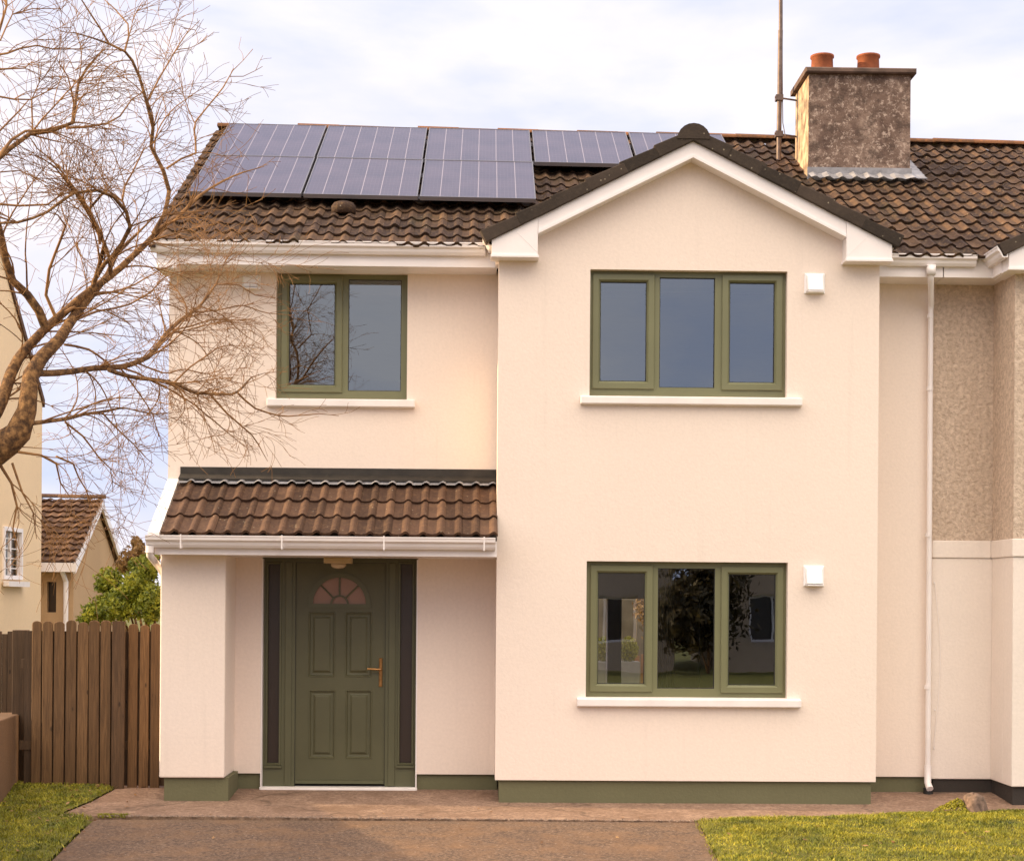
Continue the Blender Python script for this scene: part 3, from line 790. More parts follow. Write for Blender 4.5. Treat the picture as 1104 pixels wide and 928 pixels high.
for y in (1.98, 2.68): rail(-2.74, 2.6, y)
t.build('panel_rails', M['alu'], H)

# ================================================================== ADJOINING HOUSE (right)
NH = empty('adjoining_house', (7.2, 0, 0), 'neighbouring house joined on at the right, roughcast upper wall over white lower wall', 'house', 'houses')
NH.pop('group', None) if 'group' in NH else None
NX0 = 4.205; NBX = 4.765
t = MB(); t.box(NX0, NBX+.1, 0, .25, 2.338, 4.72); t.box(NBX, 8.15, -.6, -.35, 2.338, 4.86); t.box(NBX, NBX+.2, -.35, -.001, 2.338, 4.72)
t.prism_y([(NBX, 4.86), (8.15, 4.86), (6.46+.3, 5.58), (6.46, 5.72), (6.46-.3, 5.58)], -.6, -.4); t.box(8.15, 10.5, 0, .25, 2.338, 4.8)
t.build('upper_wall', M['rough'], NH)
t = MB(); t.box(NX0, NBX+.1, 0, .25, .128, 2.175); t.box(NBX, 8.15, -.6, -.35, .128, 2.175); t.box(NBX, NBX+.2, -.35, -.001, .128, 2.175); t.box(8.15, 10.5, 0, .25, .128, 2.338)
t.box(NX0, NBX-.012, -.014, .25, 2.176, 2.337); t.box(NBX-.012, 8.16, -.614, -.35, 2.176, 2.337); t.box(NBX-.012, NBX+.2, -.35, -.001, 2.176, 2.337)
t.box(NX0, 10.5, 6.5, 6.75, -.1, 4.8); t.box(10.4, 10.6, .25, 6.5, -.1, 4.8)
bevel(t.build('lower_wall', M['nrender'], NH), .008)
t = MB(); t.box(NX0+.03, NBX+.05, .02, .2, -.3, .127); t.box(NBX+.02, 8.1, -.57, -.3, -.3, .127); t.box(NBX+.02, NBX+.2, -.3, .02, -.3, .127); t.box(8.1, 10.5, .02, .2, -.3, .127)
t.build('plinth', M['nplinth'], NH)
cb.build('cable', M['white'], NH)
NRf = sub('roof', NH)
t = MB(); tile_sheet(t, (4.2, EY, EZ-.03+SH*7.13), (1, 0, SH), up, 6.3, ulen, roll=.146, gauge=.262, amp=.030, lip=.026, nper=8, seed=12, jit=.006,
    skip=lambda p: (5.0 < p.x < 7.9 and p.y < 1.0 and abs(p.x-6.46) < 1.5*(1-(p.y+.3)/1.25)-.15))
t.build('tiles', M['tile'], NRf)
t = MB(); ridge_run(t, (4.2, RY, RZ-.015+SH*7.1), (10.5, RY, RZ-.015+SH*13.4), .11, .45, 14, .55); t.build('ridge_tiles', M['ridge'], NRf)
t = MB(); t.loft([[(4.2, EY+.10, EZ-.11), (4.2, RY, RZ-.13), (4.2, 7.05, EZ-.14), (4.2, 7.05, EZ-.2), (4.2, RY, RZ-.19), (4.2, EY+.10, EZ-.15)],
                  [(10.5, EY+.10, EZ-.16), (10.5, RY, RZ-.19), (10.5, 7.05, EZ-.2), (10.5, 7.05, EZ-.25), (10.5, RY, RZ-.25), (10.5, EY+.10, EZ-.20)]]); t.build('roof_deck', M['verge'], NRf)
NC = 6.46; NE0, NE1 = 4.60, 8.32; NEZ = 4.87; NAZ = NEZ+.94
t = MB(); uL = Vector((NC-NE0, 0, NAZ-NEZ)); tile_sheet(t, (NE0, -.76, NEZ), (0, 1, 0), uL, 2.3, uL.length, roll=.146, gauge=.262, amp=.030, lip=.026, seed=18)
uR = Vector((NC-NE1, 0, NAZ-NEZ)); tile_sheet(t, (NE1, -.76, NEZ), (0, 1, 0), uR, 2.3, uR.length, roll=.146, gauge=.262, amp=.030, lip=.026, seed=19)
t.build('bay_tiles', M['tile'], NRf)
gable_trim(NC, NE0, NE1, NEZ, NAZ, NBX, 8.15, NRf, None, 5)
t = MB(); t.box(4.20, 4.66, -.345, -.32, 4.705, 4.885); t.box(4.20, NBX, -.32, -.001, 4.705, 4.72); t.box(4.64, 4.665, -.585, -.345, 4.70, 4.87); t.box(4.665, NBX+.05, -.62, -.32, 4.69, 4.70)
t.build('fascia', M['white'], NH)
t = MB(); gutter_run(t, 'y', -.78, -.345, 4.64, 4.90, .10, .10); t.build('gutter', M['white'], NH)

# ================================================================== GROUND
def sheet(name, mat, xs, ya, yb, n, dz=0, xfun=None, skirt=False):
    mb = MB(); 
    for i in range(len(xs)-1):
        for j in range(n):
            q = []
            for (ii, jj) in ((i, j), (i+1, j), (i+1, j+1), (i, j+1)):
                x = xs[ii]; y = ya(x)+(yb(x)-ya(x))*jj/n
                X = xfun(x, y) if xfun else x
                q.append((X, y, gz(y)+dz))
            mb.quad(q)
    if skirt:
        for i in range(len(xs)-1):
            a, b_ = [(xs[k], ya(xs[k]), gz(ya(xs[k]))+dz) for k in (i, i+1)]
            mb.quad([(a[0], a[1], a[2]-.05), (b_[0], b_[1], b_[2]-.05), b_, a])
    o = mb.build(name, mat, weld=False); o['kind'] = 'structure'; return o
def lerp_pts(pts):
    def f(x):
        if x <= pts[0][0]: return pts[0][1]
        for (a, b_), (c_, d_) in zip(pts, pts[1:]):
            if x <= c_: return b_+(d_-b_)*(x-a)/(c_-a)
        return pts[-1][1]
    return f
# big ground
gm = MB()
ys = [-400, -60, -20, -8, -6, -4, -3, -2, -1.3, -.6, 0, 3, 10, 60, 400]; xs = [-400, -100, -30, -10, 0, 10, 30, 100, 400]
for i in range(len(xs)-1):
    for j in range(len(ys)-1):
        gm.quad([(xs[a], ys[b_], gz(ys[b_])-.035) for a, b_ in ((i, j), (i+1, j), (i+1, j+1), (i, j+1))])
g_ = gm.build('ground', M['lawn']); g_['kind'] = 'structure'
aL0 = G(57, 882); aL1 = G(124, 851); dL0 = G(106, 879); dL1 = G(55, 928); rR0 = G(752, 885); rR1 = G(775, 928)
gr1 = G(938, 881); gr2 = G(1104, 873)
front = lerp_pts([(-9, aL0[1]), (aL0[0], aL0[1]), (dL0[0], dL0[1]-.03), (rR0[0], rR0[1]-.02), (gr1[0], gr1[1]), (gr1[0]+.15, gr1[1]+.10), (gr2[0], gr2[1]), (12, gr2[1]+.1)])
xs_ = [aL0[0]+k*(12-aL0[0])/400 for k in range(401)]
def back(x): 
    # slanted left end of the path
    t_ = (x-aL0[0])/(aL1[0]-aL0[0])
    return min(.4, aL0[1]+(aL1[1]-aL0[1])*t_+.002) if x < aL1[0] else .4
xs_ = sorted(set(xs_) | {aL0[0], aL1[0], aL1[0]+.001, dL0[0], rR0[0], gr1[0], gr1[0]+.15, gr2[0]})
sheet('path', M['concrete'], xs_, lambda x: front(x)+.008*mnoise.noise(Vector((x*4, 0, 0)))+.006*mnoise.noise(Vector((x*17, 3, 0))), back, 10, .005, None, True)
def dxl(y): return dL0[0]+(dL1[0]-dL0[0])*(y-dL0[1])/(dL1[1]-dL0[1])
def dxr(y): return rR0[0]+(rR1[0]-rR0[0])*(y-rR0[1])/(rR1[1]-rR0[1])
sheet('driveway', M['tarmac'], [k/24 for k in range(25)], lambda x: -13, lambda x: -1.5, 60, -.004, lambda s, y: max(-3.3, dxl(max(y, -6)))+(dxr(max(y, -6))-dxl(max(y, -6)))*s)
rd = MB(); rd.box(-80, 80, -22, -14.2, -.45, -.395); o = rd.build('road', M['tarmac']); o['kind'] = 'structure'
rd = MB(); rd.box(-80, 80, -14.2, -13.0, -.45, -.30); rd.box(-80, 80, -24, -22, -.45, -.30); o = rd.build('pavement', M['concrete']); o['kind'] = 'structure'

# lawns (soil sheet with real blades on top)
lawnR = sheet('lawn', M['lawn'], [0, .25, .5, .75, 1], lambda s: 0, lambda s: 1, 1)
bpy.data.objects.remove(lawnR)
def lawn_front(x): return front(x)-.012
mb = MB()
nx, ny = 60, 40
def hump(x, y): return .012*mnoise.noise(Vector((x*2.3, y*2.3, 3)))+.010*mnoise.noise(Vector((x*6, y*6, 1)))
def right_pt(i, j):
    x0_ = rR0[0]; t_ = i/nx; s_ = j/ny
    # s along y from path edge to -9
    xx = x0_+(11-x0_)*(t_**1.6); yt = lawn_front(xx); y = yt+(-9-yt)*(s_**1.7)
    if True:
        edge = dxr(max(y, -6)) ; xx2 = edge+(11-edge)*(t_**1.6)
    e = min(1, s_*8, t_*12)
    return (xx2, y, gz(y)+.008+e*.035+hump(xx2, y)*e)
for i in range(nx):
    for j in range(ny): mb.quad([right_pt(i, j), right_pt(i+1, j), right_pt(i+1, j+1), right_pt(i, j+1)])
def left_pt(i, j):
    t_ = i/30; s_ = j/40
    y = .55+(-9-.55)*(s_**1.3)
    if y > aL1[1]: edge = aL1[0]-.01
    elif y > aL0[1]: edge = aL1[0]+(aL0[0]-aL1[0])*(y-aL1[1])/(aL0[1]-aL1[1])-.01
    else: edge = dxl(max(y, -6))-.01
    e = min(1, t_*12+.2)
    xx = edge+(-5.2-edge)*t_
    return (xx, y, gz(y)+.008+e*.03+hump(xx, y)*e)
for i in range(30):
    for j in range(40): mb.quad([left_pt(i, j), left_pt(i, j+1), left_pt(i+1, j+1), left_pt(i+1, j)])
o = mb.build('lawn', M['lawn']); o['kind'] = 'structure'
rnd = random.Random(21)
gb = MB()
def blade(x, y, z, h):
    a = rnd.uniform(0, 6.283); w_ = rnd.uniform(.0022, .0045); lx = rnd.gauss(0, .9)*h; ly = rnd.gauss(0, .9)*h
    dx, dy = math.cos(a)*w_, math.sin(a)*w_
    cl = mnoise.noise(Vector((x*1.8, y*3, 0)))*.5+mnoise.noise(Vector((x*7, y*9, 5)))*.55
    val = min(1, max(0, .5+cl+rnd.gauss(0, .16)))
    n = len(gb.v)
    gb.v += [(x-dx, y-dy, z-.006), (x+dx, y+dy, z-.006), (x+dx*.7+lx*.45, y+dy*.7+ly*.45, z+h*.6), (x-dx*.7+lx*.45, y-dy*.7+ly*.45, z+h*.6), (x+lx, y+ly, z+h)]
    gb.f.append((n, n+1, n+2, n+3)); gb.a.append(val); gb.f.append((n+3, n+2, n+4)); gb.a.append(val)
def rsurf(x, y):
    yt = lawn_front(x); s_ = (max(0, (yt-y)/(yt+9)))**(1/1.7); ed = dxr(max(y, -6)); t_ = (max(0, (x-ed)/(11-ed)))**(1/1.6)
    e = min(1, s_*8, t_*12); return gz(y)+.008+e*.035+hump(x, y)*e
def lsurf(x, y, ed):
    e = min(1, max(0, (x-ed)/(-5.2-ed))*12+.2); return gz(y)+.008+e*.03+hump(x, y)*e
def gheight(x, y): return (.010+.014*max(0, .5+mnoise.noise(Vector((x*3, y*3, 9)))))*rnd.uniform(.5, 1.4)
cnt = 0
for k in range(120000):
    y = -1.1-(rnd.random()**1.25)*4.6; x = rnd.uniform(1.4, 6.2)
    fr_ = lawn_front(x)
    if y > fr_+rnd.uniform(-.03, .035) or x < dxr(max(y, -6))+rnd.uniform(-.05, .03): continue
    e = min(1, (fr_-y)*3, (x-dxr(max(y, -6)))*2.5)
    blade(x, y, rsurf(x, y), gheight(x, y)*(1.25 if e < .15 else 1))
for k in range(50000):
    y = .4-rnd.random()*5.0; x = rnd.uniform(-4.7, -2.6)
    if y > aL1[1]: edge = aL1[0]
    elif y > aL0[1]: edge = aL1[0]+(aL0[0]-aL1[0])*(y-aL1[1])/(aL0[1]-aL1[1])
    else: edge = dxl(max(y, -6))
    if x > edge+rnd.uniform(-.06, .02): continue
    blade(x, y, lsurf(x, y, edge), gheight(x, y))
# sparse sprigs in the joints of the path
for k in range(500):
    x = rnd.uniform(dL0[0], dL0[0]+.25); y = dL0[1]+rnd.gauss(0, .03); blade(x, y, gz(y), .02)
o = gb.build('grass', M['grass']); tag(o, 'short yellow-green grass of the front lawns', 'grass', kind='stuff')
# fallen leaves
lv = MB(); rnd = random.Random(5)
def leafq(mb, c, s, nrm=None, val=.5, rnd=rnd):
    a = Vector((rnd.gauss(0, 1), rnd.gauss(0, 1), rnd.gauss(0, 1))).normalized() if nrm is None else nrm
    b_ = a.orthogonal().normalized(); c_ = a.cross(b_); th_ = rnd.uniform(0, 6.28)
    u_ = b_*math.cos(th_)+c_*math.sin(th_); v_ = a.cross(u_)
    mb.quad([c+u_*s, c+v_*s*.45, c-u_*s, c-v_*s*.45], val)
for k in range(230):
    if k < 150: x, y = rnd.uniform(-4.3, -3.0), rnd.uniform(-4.2, .1)
    elif k < 200: x, y = rnd.uniform(1.9, 5), rnd.uniform(-4, -1.9)
    else: x, y = rnd.uniform(-3, 3), rnd.uniform(-3.2, -.7)
    nr = Vector((rnd.gauss(0, .3), rnd.gauss(0, .3), 1)).normalized()
    onlawn = x < -3.2 or x > 1.8
    leafq(lv, Vector((x, y, gz(y)+(.055 if onlawn else .016))), rnd.uniform(.012, .03), nr, rnd.random())
o = lv.build('fallen_leaves', M['fleaf']); tag(o, 'brown fallen leaves scattered over the lawns and driveway', 'leaves', kind='stuff')
# crumbly joint between path and driveway
jt = MB(); rnd = random.Random(9)
for k in range(700):
    x = rnd.uniform(dL0[0], rR0[0]); y = front(x)+rnd.gauss(0, .02); s = rnd.uniform(.003, .010)
    c_ = Vector((x, y, gz(y)+.008)); jt.loft([[c_+Vector((s*math.cos(a)*r, s*math.sin(a)*r, z*s)) for a in (0, 1.3, 2.5, 3.8, 5.1)] for r, z in ((1, -.3), (.6, .7))])
o = jt.build('gravel', simple('grit', (.26, .19, .15), .9, .4, 40)); tag(o, 'crumbled grit in the joint between path and driveway', 'grit', kind='stuff')

# stump
q = G(1050, 878)
ST = empty('tree_stump', (q[0], q[1], q[2]), 'small cut tree stump with moss at the lawn edge on the right', 'stump')
t = MB(); rnd = random.Random(2)
lo = []
for z, r in ((-.02, .135), (.03, .115), (.09, .098), (.13, .088), (.155, .080), (.172, .05), (.185, .01)):
    lo.append([(q[0]+r*(1+.10*math.sin(3*a+1)+.05*math.sin(7*a))*math.cos(a), q[1]+r*(1+.10*math.sin(3*a+1))*math.sin(a), q[2]+z+.012*math.sin(a*2+z*20)) for a in (2*math.pi*k/18 for k in range(18))])
t.loft(lo); t.build('stump_wood', simple('stump_wood', (.15, .10, .075), .95, .5, 25, bs=1, bscale=30), ST, smooth=True)
t = MB()
for k in range(1500):
    a = rnd.uniform(0, 6.28); rr = rnd.random()**.5
    x = q[0]-.14+rr*.20*math.cos(a); y = q[1]+.02+rr*.14*math.sin(a); z = q[2]+.03+.11*(1-rr)
    leafq(t, Vector((x, y, z)), rnd.uniform(.008, .016), None, rnd.random(), rnd)
t.build('moss', M['grass'], ST)

# ================================================================== FENCE, LOW WALL
FN = empty('timber_fence', (-3.5, .05, 0), 'weathered brown vertical-board fence with round-topped boards beside the porch', 'fence')
rnd = random.Random(11)
def boards(us, vtop, Y, name):
    t = MB()
    for u0, u1 in us:
        x0 = P(u0, 760, Y).x+.006; x1 = P(u1, 760, Y).x-.006; zt = P((u0+u1)/2, vtop+rnd.uniform(-1, 1.5), Y).z; cx = (x0+x1)/2; hw = (x1-x0)/2
        pts = [(x0, .0), (x1, .0), (x1, zt-hw*.7)]+[(cx+hw*math.cos(a), zt-hw*.7+hw*.7*math.sin(a)) for a in (math.pi*k/8 for k in range(1, 8))]+[(x0, zt-hw*.7)]
        lean = rnd.uniform(-.004, .004); yy = Y+rnd.uniform(-.006, .006)
        t.loft([[(x, yy+.02, z) for x, z in pts], [(x+lean*z, yy, z) for x, z in pts]], True, rnd.random())
    bevel(t.build(name, M['wood'], FN), .004, 1)
ub = [33, 44.5, 57, 69.5, 82, 95, 107.5, 120, 134.5]
boards(list(zip(ub[:-1], ub[1:])), 669, .02, 'board_panel')
boards([(137, 148.5), (149, 160.5), (161.5, 173)], 672, .05, 'board_panel')
t = MB(); zt = P(133, 669, -.03).z; t.box(P(121, 700, -.01).x, P(134.5, 700, -.01).x, -.015, .012, .0, zt-.005, .7)
t.box(-4.16, -3.27, .055, .068, .02, 1.44, .1); t.box(-3.27, -2.88, .085, .098, .02, 1.44, .1); t.box(-4.2, -3.27, .07, .11, 1.1, 1.18); t.box(-4.2, -3.27, .045, .09, .35, .43); t.box(-3.27, -2.86, .075, .12, 1.1, 1.18); t.box(-3.27, -2.86, .075, .12, .35, .43)
t.build('fence_post', M['postwood'], FN)
for u0, u1, vt, Y in ((13, 28.5, 679, .25), (0, 5, 683, .6), (5.5, 12, 681, .62)):
    pass
LF = empty('side_fence', (-4.35, .3, 0), 'dark weathered post and boards behind the low wall at far left', 'fence')
t = MB(); x0 = P(13, 700, .25).x; x1 = P(28.5, 700, .25).x; t.box(x0, x1, .25, .36, -.05, P(20, 679, .25).z, .2); bevel(t.build('post', M['postwood'], LF), .006)
t = MB()
for k in range(9):
    x0 = P(-40+k*6, 700, .65).x; x1 = P(-34.6+k*6, 700, .65).x; t.box(x0, x1, .65+.004*(k % 2), .67, -.05, P(0, 682+rnd.uniform(-2, 2), .65).z, rnd.random())
t.build('board_panel', M['postwood'], LF)
t = MB(); x0 = P(28.5, 700, .15).x; x1 = P(32.5, 700, .15).x
for k in range(22): t.box(x0, x1+.03, .10, .13, .10+k*.062, .135+k*.062, rnd.random())
t.build('lattice', M['postwood'], LF)
LW = MB()
a = G(31, 836); b_ = G(0, 871)
far = Vector((a[0], a[1], 0)); near = Vector((b_[0], b_[1], 0)); d = (near-far).normalized(); end = far+d*9.0
def wtop(p, u, v): return P(u, v, p.y).z
zt0 = P(31, 766, far.y).z; zt1 = P(0, 765, near.y).z; kk = (zt1-zt0)/(near-far).length
zte = zt0+min(kk, .03)*9.0
s_ = Vector((-.22, -.02, 0))
LW.loft([[far+Vector((0, 0, -.3)), far+Vector((0, 0, zt0)), far+s_+Vector((0, 0, zt0)), far+s_+Vector((0, 0, -.3))],
         [end+Vector((0, 0, -.6)), end+Vector((0, 0, zte)), end+s_+Vector((0, 0, zte)), end+s_+Vector((0, 0, -.6))]])
o = LW.build('garden_wall', mat_render('brown_render', (.17, .105, .065), .9, .4, 60)); bevel(o, .012); tag(o, 'low brown rendered garden wall at the left edge of the lawn', 'wall')

# ================================================================== BACKGROUND LEFT
LH = empty('cream_house', (-9, 11.5, 0), 'tall cream house behind the tree at the far left edge', 'house')
yb = 11.5
xe = P(45, 520, yb).x; zf = P(44, 432, yb).z; sl2 = .80; yn = 3.6; yr_ = (yb+yn)/2
def yat(u):       # depth where the ray of column u meets the gable plane
    d = ray(u, 600); return CAM[1]+d[1]*xe/d[0]
wy0, wy1 = yat(3), yat(22.5); wz1 = P(12, 570, (wy0+wy1)/2).z; wz0 = P(12, 623, (wy0+wy1)/2).z
t = MB()
t.prism_x([(yn, -.5), (wy0, -.5), (wy0, zf), (yn, zf)], xe-.3, xe); t.prism_x([(wy1, -.5), (yb, -.5), (yb, zf), (wy1, zf)], xe-.3, xe)
t.prism_x([(wy0, -.5), (wy1, -.5), (wy1, wz0), (wy0, wz0)], xe-.3, xe); t.prism_x([(wy0, wz1), (wy1, wz1), (wy1, zf), (wy0, zf)], xe-.3, xe)
t.prism_x([(yn, zf), (yb, zf), (yr_, zf+sl2*(yb-yr_))], xe-.3, xe)
t.box(xe-8, xe-.3, yn, yn+.3, -.5, zf)
t.build('wall', M['cream'], LH)
WN = sub('window', LH)
t = MB()
for ya_, yb_, za_, zb_ in ((wy0-.02, wy0+.05, wz0-.02, wz1+.02), (wy1-.05, wy1+.02, wz0-.02, wz1+.02), (wy0+.05, wy1-.05, wz0-.02, wz0+.04), (wy0+.05, wy1-.05, wz1-.04, wz1+.02)): t.box(xe-.05, xe+.03, ya_, yb_, za_, zb_)
t.box(xe-.06, xe-.02, (wy0+wy1)/2-.03, (wy0+wy1)/2+.03, wz0+.05, wz1-.05)
for k in range(1, 5): z = wz0+(wz1-wz0)*k/5; t.box(xe-.055, xe-.03, wy0+.06, wy1-.06, z-.008, z+.008)
t.build('frame', M['white'], WN)
t = MB(); t.quad([(xe-.08, wy0, wz0), (xe-.08, wy1, wz0), (xe-.08, wy1, wz1), (xe-.08, wy0, wz1)]); t.build('pane', M['frosted'], WN)
t = MB(); t.bevbox(xe+.031, xe+.12, wy0-.08, wy1+.08, wz0-.13, wz0-.051); t.build('sill', M['sill'], WN)
LHr = MB(); LHr.prism_x([(yn-.2, zf-.02), (yr_, zf+sl2*(yb-yr_)+.12), (yb+.05, zf+.02), (yb+.05, zf-.1), (yr_, zf+sl2*(yb-yr_)), (yn-.2, zf-.14)], xe-8, xe+.03); LHr.build('roof', M['gtile'], LH)

GA = empty('garage', (-8, 13, 0), 'single-storey outbuilding with brown tiled gable roof and white verges behind the fence', 'outbuilding')
gy0, gy1 = 12.0, 15.6; gx = P(77, 606, gy0).x; ge = P(70, 604, gy0).z; gyr = (gy0+gy1)/2; gr = P(105, 538, gyr).z
t = MB(); t.plate(gx-5, gx, -.3, ge-.12, gy0+.15, .2, [rect(48, 627, 58, 660, gy0)]); t.box(gx-.2, gx, gy0+.35, gy1-.15, -.3, ge-.12)
t.prism_x([(gy0+.15, ge-.12), (gyr, gr-.16), (gy1-.15, ge-.12)], gx-.2, gx)
t.build('wall', mat_render('tan_render', (.55, .37, .21), .7, .3), GA)
t = MB(); gu = Vector((0, gyr-gy0, gr-ge)); tile_sheet(t, (gx-5, gy0-.1, ge-.04), (1, 0, 0), gu, 5.1, gu.length+.05, roll=.17, gauge=.185, amp=.028, lip=.05, seed=31, nper=6, jit=.008)
t.prism_x([(gy0-.05, ge-.06), (gyr, gr-.03), (gy1+.05, ge-.06), (gy1+.05, ge-.1), (gyr, gr-.09), (gy0-.05, ge-.1)], gx-5, gx+.08)
ridge_run(t, (gx-5, gyr, gr+.02), (gx+.12, gyr, gr+.02), .10, .4, 3, .6)
t.build('roof', M['gtile'], GA)
t = MB()
for ya_, yb_ in ((gy0-.12, gyr), (gy1+.12, gyr)):
    zz = ge-.05
    t.loft([[(gx+.06, ya_, zz-.17), (gx+.10, ya_, zz-.17), (gx+.10, ya_, zz), (gx+.06, ya_, zz)], [(gx+.06, yb_, gr-.17), (gx+.10, yb_, gr-.17), (gx+.10, yb_, gr-.01), (gx+.06, yb_, gr-.01)]])
t.box(gx-5, gx+.12, gy0-.16, gy0-.12, ge-.19, ge-.04); t.box(gx-5, gx-.0, gy0-.12, gy0+.14, ge-.19, ge-.17)
t.tube([(gx-.14, gy0-.1, ge-.15), (gx-.10, gy0+.05, ge-.35), (gx-.10, gy0+.08, -.2)], .04, 10)
t.build('fascia', M['white'], GA)
gw = rect(48, 627, 58, 660, gy0)
t = MB(); t.quad([(gw[0]-.4, gy0+.25, gw[2]), (gw[1], gy0+.25, gw[2]), (gw[1], gy0+.25, gw[3]), (gw[0]-.4, gy0+.25, gw[3])]); t.build('pane', M['frosted'], GA)

# shrubs
def shrub(name, label, cat, blobs, n, size, mat, seed, stems, elong=1.0, group=None):
    rnd = random.Random(seed)
    base = Vector(stems[0]); e = empty(name, base, label, cat, group)
    t = MB()
    for k in range(n):
        c_, r_ = blobs[rnd.randrange(len(blobs))]
        dv = Vector((rnd.gauss(0, 1), rnd.gauss(0, 1), rnd.gauss(0, 1))).normalized(); rr = rnd.random()**.45
        nz = .75+.5*mnoise.noise(dv*2.6+Vector(c_))
        p = Vector(c_)+Vector((dv.x*r_[0], dv.y*r_[1], dv.z*r_[2]))*rr*nz
        # tufts: clumped values
        val = .5+.6*mnoise.noise(p*6)+rnd.gauss(0, .15)
        nrm = (dv+Vector((rnd.gauss(0, .7), rnd.gauss(0, .7), rnd.gauss(0, .7)))).normalized()
        leafq(t, p, size*rnd.uniform(.6, 1.4), nrm, min(1, max(0, val)), rnd)
    t.build('foliage', mat, e)
    t = MB()
    for c_, r_ in blobs: t.tube([base, (base+Vector(c_))/2+Vector((0, 0, .1)), Vector(c_)], [.03, .02, .008], 6)
    t.build('stem', M['bark'], e); return e
def bl(u, v, Y, ru, rv, rd): 
    c_ = P(u, v, Y); s = (Y+15)/F; return (tuple(c_), (ru*s, rd, rv*s))
shrub('conifer_shrub', 'dense yellow-green conifer shrub behind the timber fence', 'shrub',
      [bl(135, 645, 4, 34, 28, .5), bl(118, 628, 4.1, 17, 20, .4), bl(150, 630, 3.9, 22, 28, .5), bl(160, 612, 4, 13, 20, .35), bl(104, 660, 4, 18, 15, .4), bl(165, 650, 3.8, 20, 30, .5), bl(96, 668, 3.9, 14, 7, .3), bl(148, 608, 4.2, 9, 9, .3), bl(125, 655, 3.8, 30, 22, .4)], 26000, .024, M['conifer'], 4, [(-3.6, 4, 0)])
shrub('leafy_bush', 'thin bush of small russet leaves rising behind the conifer shrub', 'bush',
      [bl(140, 605, 7, 14, 20, .5), bl(152, 595, 7, 10, 17, .5), bl(132, 610, 7, 10, 12, .4), bl(147, 585, 7, 6, 9, .3), bl(165, 600, 7, 12, 22, .5)], 1700, .034, M['bleaf'], 6, [(-4.3, 7, 0)])

# ================================================================== THE BARE TREE
TR = empty('bare_tree', (-4.9, -4.9, gz(-4.9)), 'leafless tree with spreading twiggy branches in front of the left side of the house', 'tree')
rt = random.Random(77)
limbs = []
def spline(pts, step=.09):
    """Catmull-Rom through (Vector, radius)"""
    out = []
    n = len(pts)
    for i in range(n-1):
        p0 = pts[max(i-1, 0)]; p1 = pts[i]; p2 = pts[i+1]; p3 = pts[min(i+2, n-1)]
        L = (p2[0]-p1[0]).length; k = max(1, int(L/step))
        for j in range(k):
            t_ = j/k
            q = .5*((2*p1[0])+(-p0[0]+p2[0])*t_+(2*p0[0]-5*p1[0]+4*p2[0]-p3[0])*t_*t_+(-p0[0]+3*p1[0]-3*p2[0]+p3[0])*t_**3)
            out.append((q, p1[1]+(p2[1]-p1[1])*t_))
    out.append(pts[-1]); return out
trunk = MB(); twigs = MB()
def limb(px, r0, r1, Y0, Y1, thick=True):
    """px: surveyed pixel path; depth runs from Y0 to Y1; radii in px at the start / end"""
    pts = []
    n = len(px)
    for i, (u, v) in enumerate(px):
        t_ = i/(n-1); Y = Y0+(Y1-Y0)*t_; r = .62*(r0+(r1-r0)*t_)*(Y+15)/F
        pts.append((P(u, v, Y), r))
    sp = spline(pts)
    sp = [(q+Vector((mnoise.noise(q*5), mnoise.noise(q*5+Vector((9, 0, 0))), mnoise.noise(q*5+Vector((0, 9, 0)))))*.012, r*(1+.10*mnoise.noise(q*9))) for q, r in sp]
    (trunk if r0 > 3.2 else twigs).tube([q for q, r in sp], [max(.0022, r*(min(1, (len(sp)-ii)/(.3*len(sp))) if r1 < 2.1 else 1)) for ii, (q, r) in enumerate(sp)], 10 if r0 > 3.2 else 6)
    limbs.append(sp); return sp
TY = -4.5
# main stem, entering from the lower left
base_pts = [(Vector((-4.9, -4.9, gz(-4.9)-.1)), .24), (Vector((-4.85, -4.85, .4)), .19), (Vector((-4.7, -4.7, 1.4)), .17), (P(-50, 520, TY), .12), (P(-8, 488, TY), .10), (P(20, 466, TY), .082), (P(29, 442, TY), .062), (P(31, 425, TY), .055), (P(33, 404, TY+.02), .050), (P(46, 384, TY+.08), .044), (P(64, 366, TY+.15), .038), (P(74, 350, TY+.25), .034), (P(88, 330, TY+.4), .03), (P(104, 312, TY+.5), .024), (P(116, 296, TY+.6), .019), (P(126, 274, TY+.7), .014), (P(150, 250, TY+.8), .008), (P(168, 232, TY+.9), .003)]
sp = spline(base_pts); trunk.tube([q for q, r in sp], [r*(1+.06*mnoise.noise(q*7)) for q, r in sp], 14); limbs.append(sp)
limb([(-45, 500), (-20, 470), (3, 432), (12, 402), (28, 376), (45, 358), (72, 334), (100, 310), (130, 288), (165, 255), (190, 235)], 12, 4, TY-.15, TY+.6)
limb([(190, 235), (215, 212), (240, 196), (262, 186), (285, 180)], 3, 1, TY+.6, TY+1.1)
limb([(48, 352), (42, 336), (30, 318), (15, 303), (6, 280), (1, 258), (-6, 230)], 8, 6, TY, TY-.3)
limb([(36, 402), (60, 402), (90, 399), (130, 395), (160, 384), (178, 360), (195, 345), (211, 334), (232, 307), (241, 286), (250, 264)], 6.5, 1.2, TY, -1.9)
limb([(118, 398), (140, 406), (181, 412), (211, 423), (236, 425), (256, 422), (268, 410), (277, 404), (300, 400)], 4, 1.0, TY+.5, -2.0)
limb([(33, 456), (69, 452), (90, 447), (115, 443), (135, 440), (160, 446)], 4, 1.3, TY, TY+1.3)
limb([(256, 424), (275, 440), (300, 448), (320, 448), (345, 446), (365, 448)], 1.8, .7, -2.0, -1.2)
limb([(225, 424), (245, 445), (262, 460), (278, 478), (288, 497)], 2, .7, -2.5, -1.8)
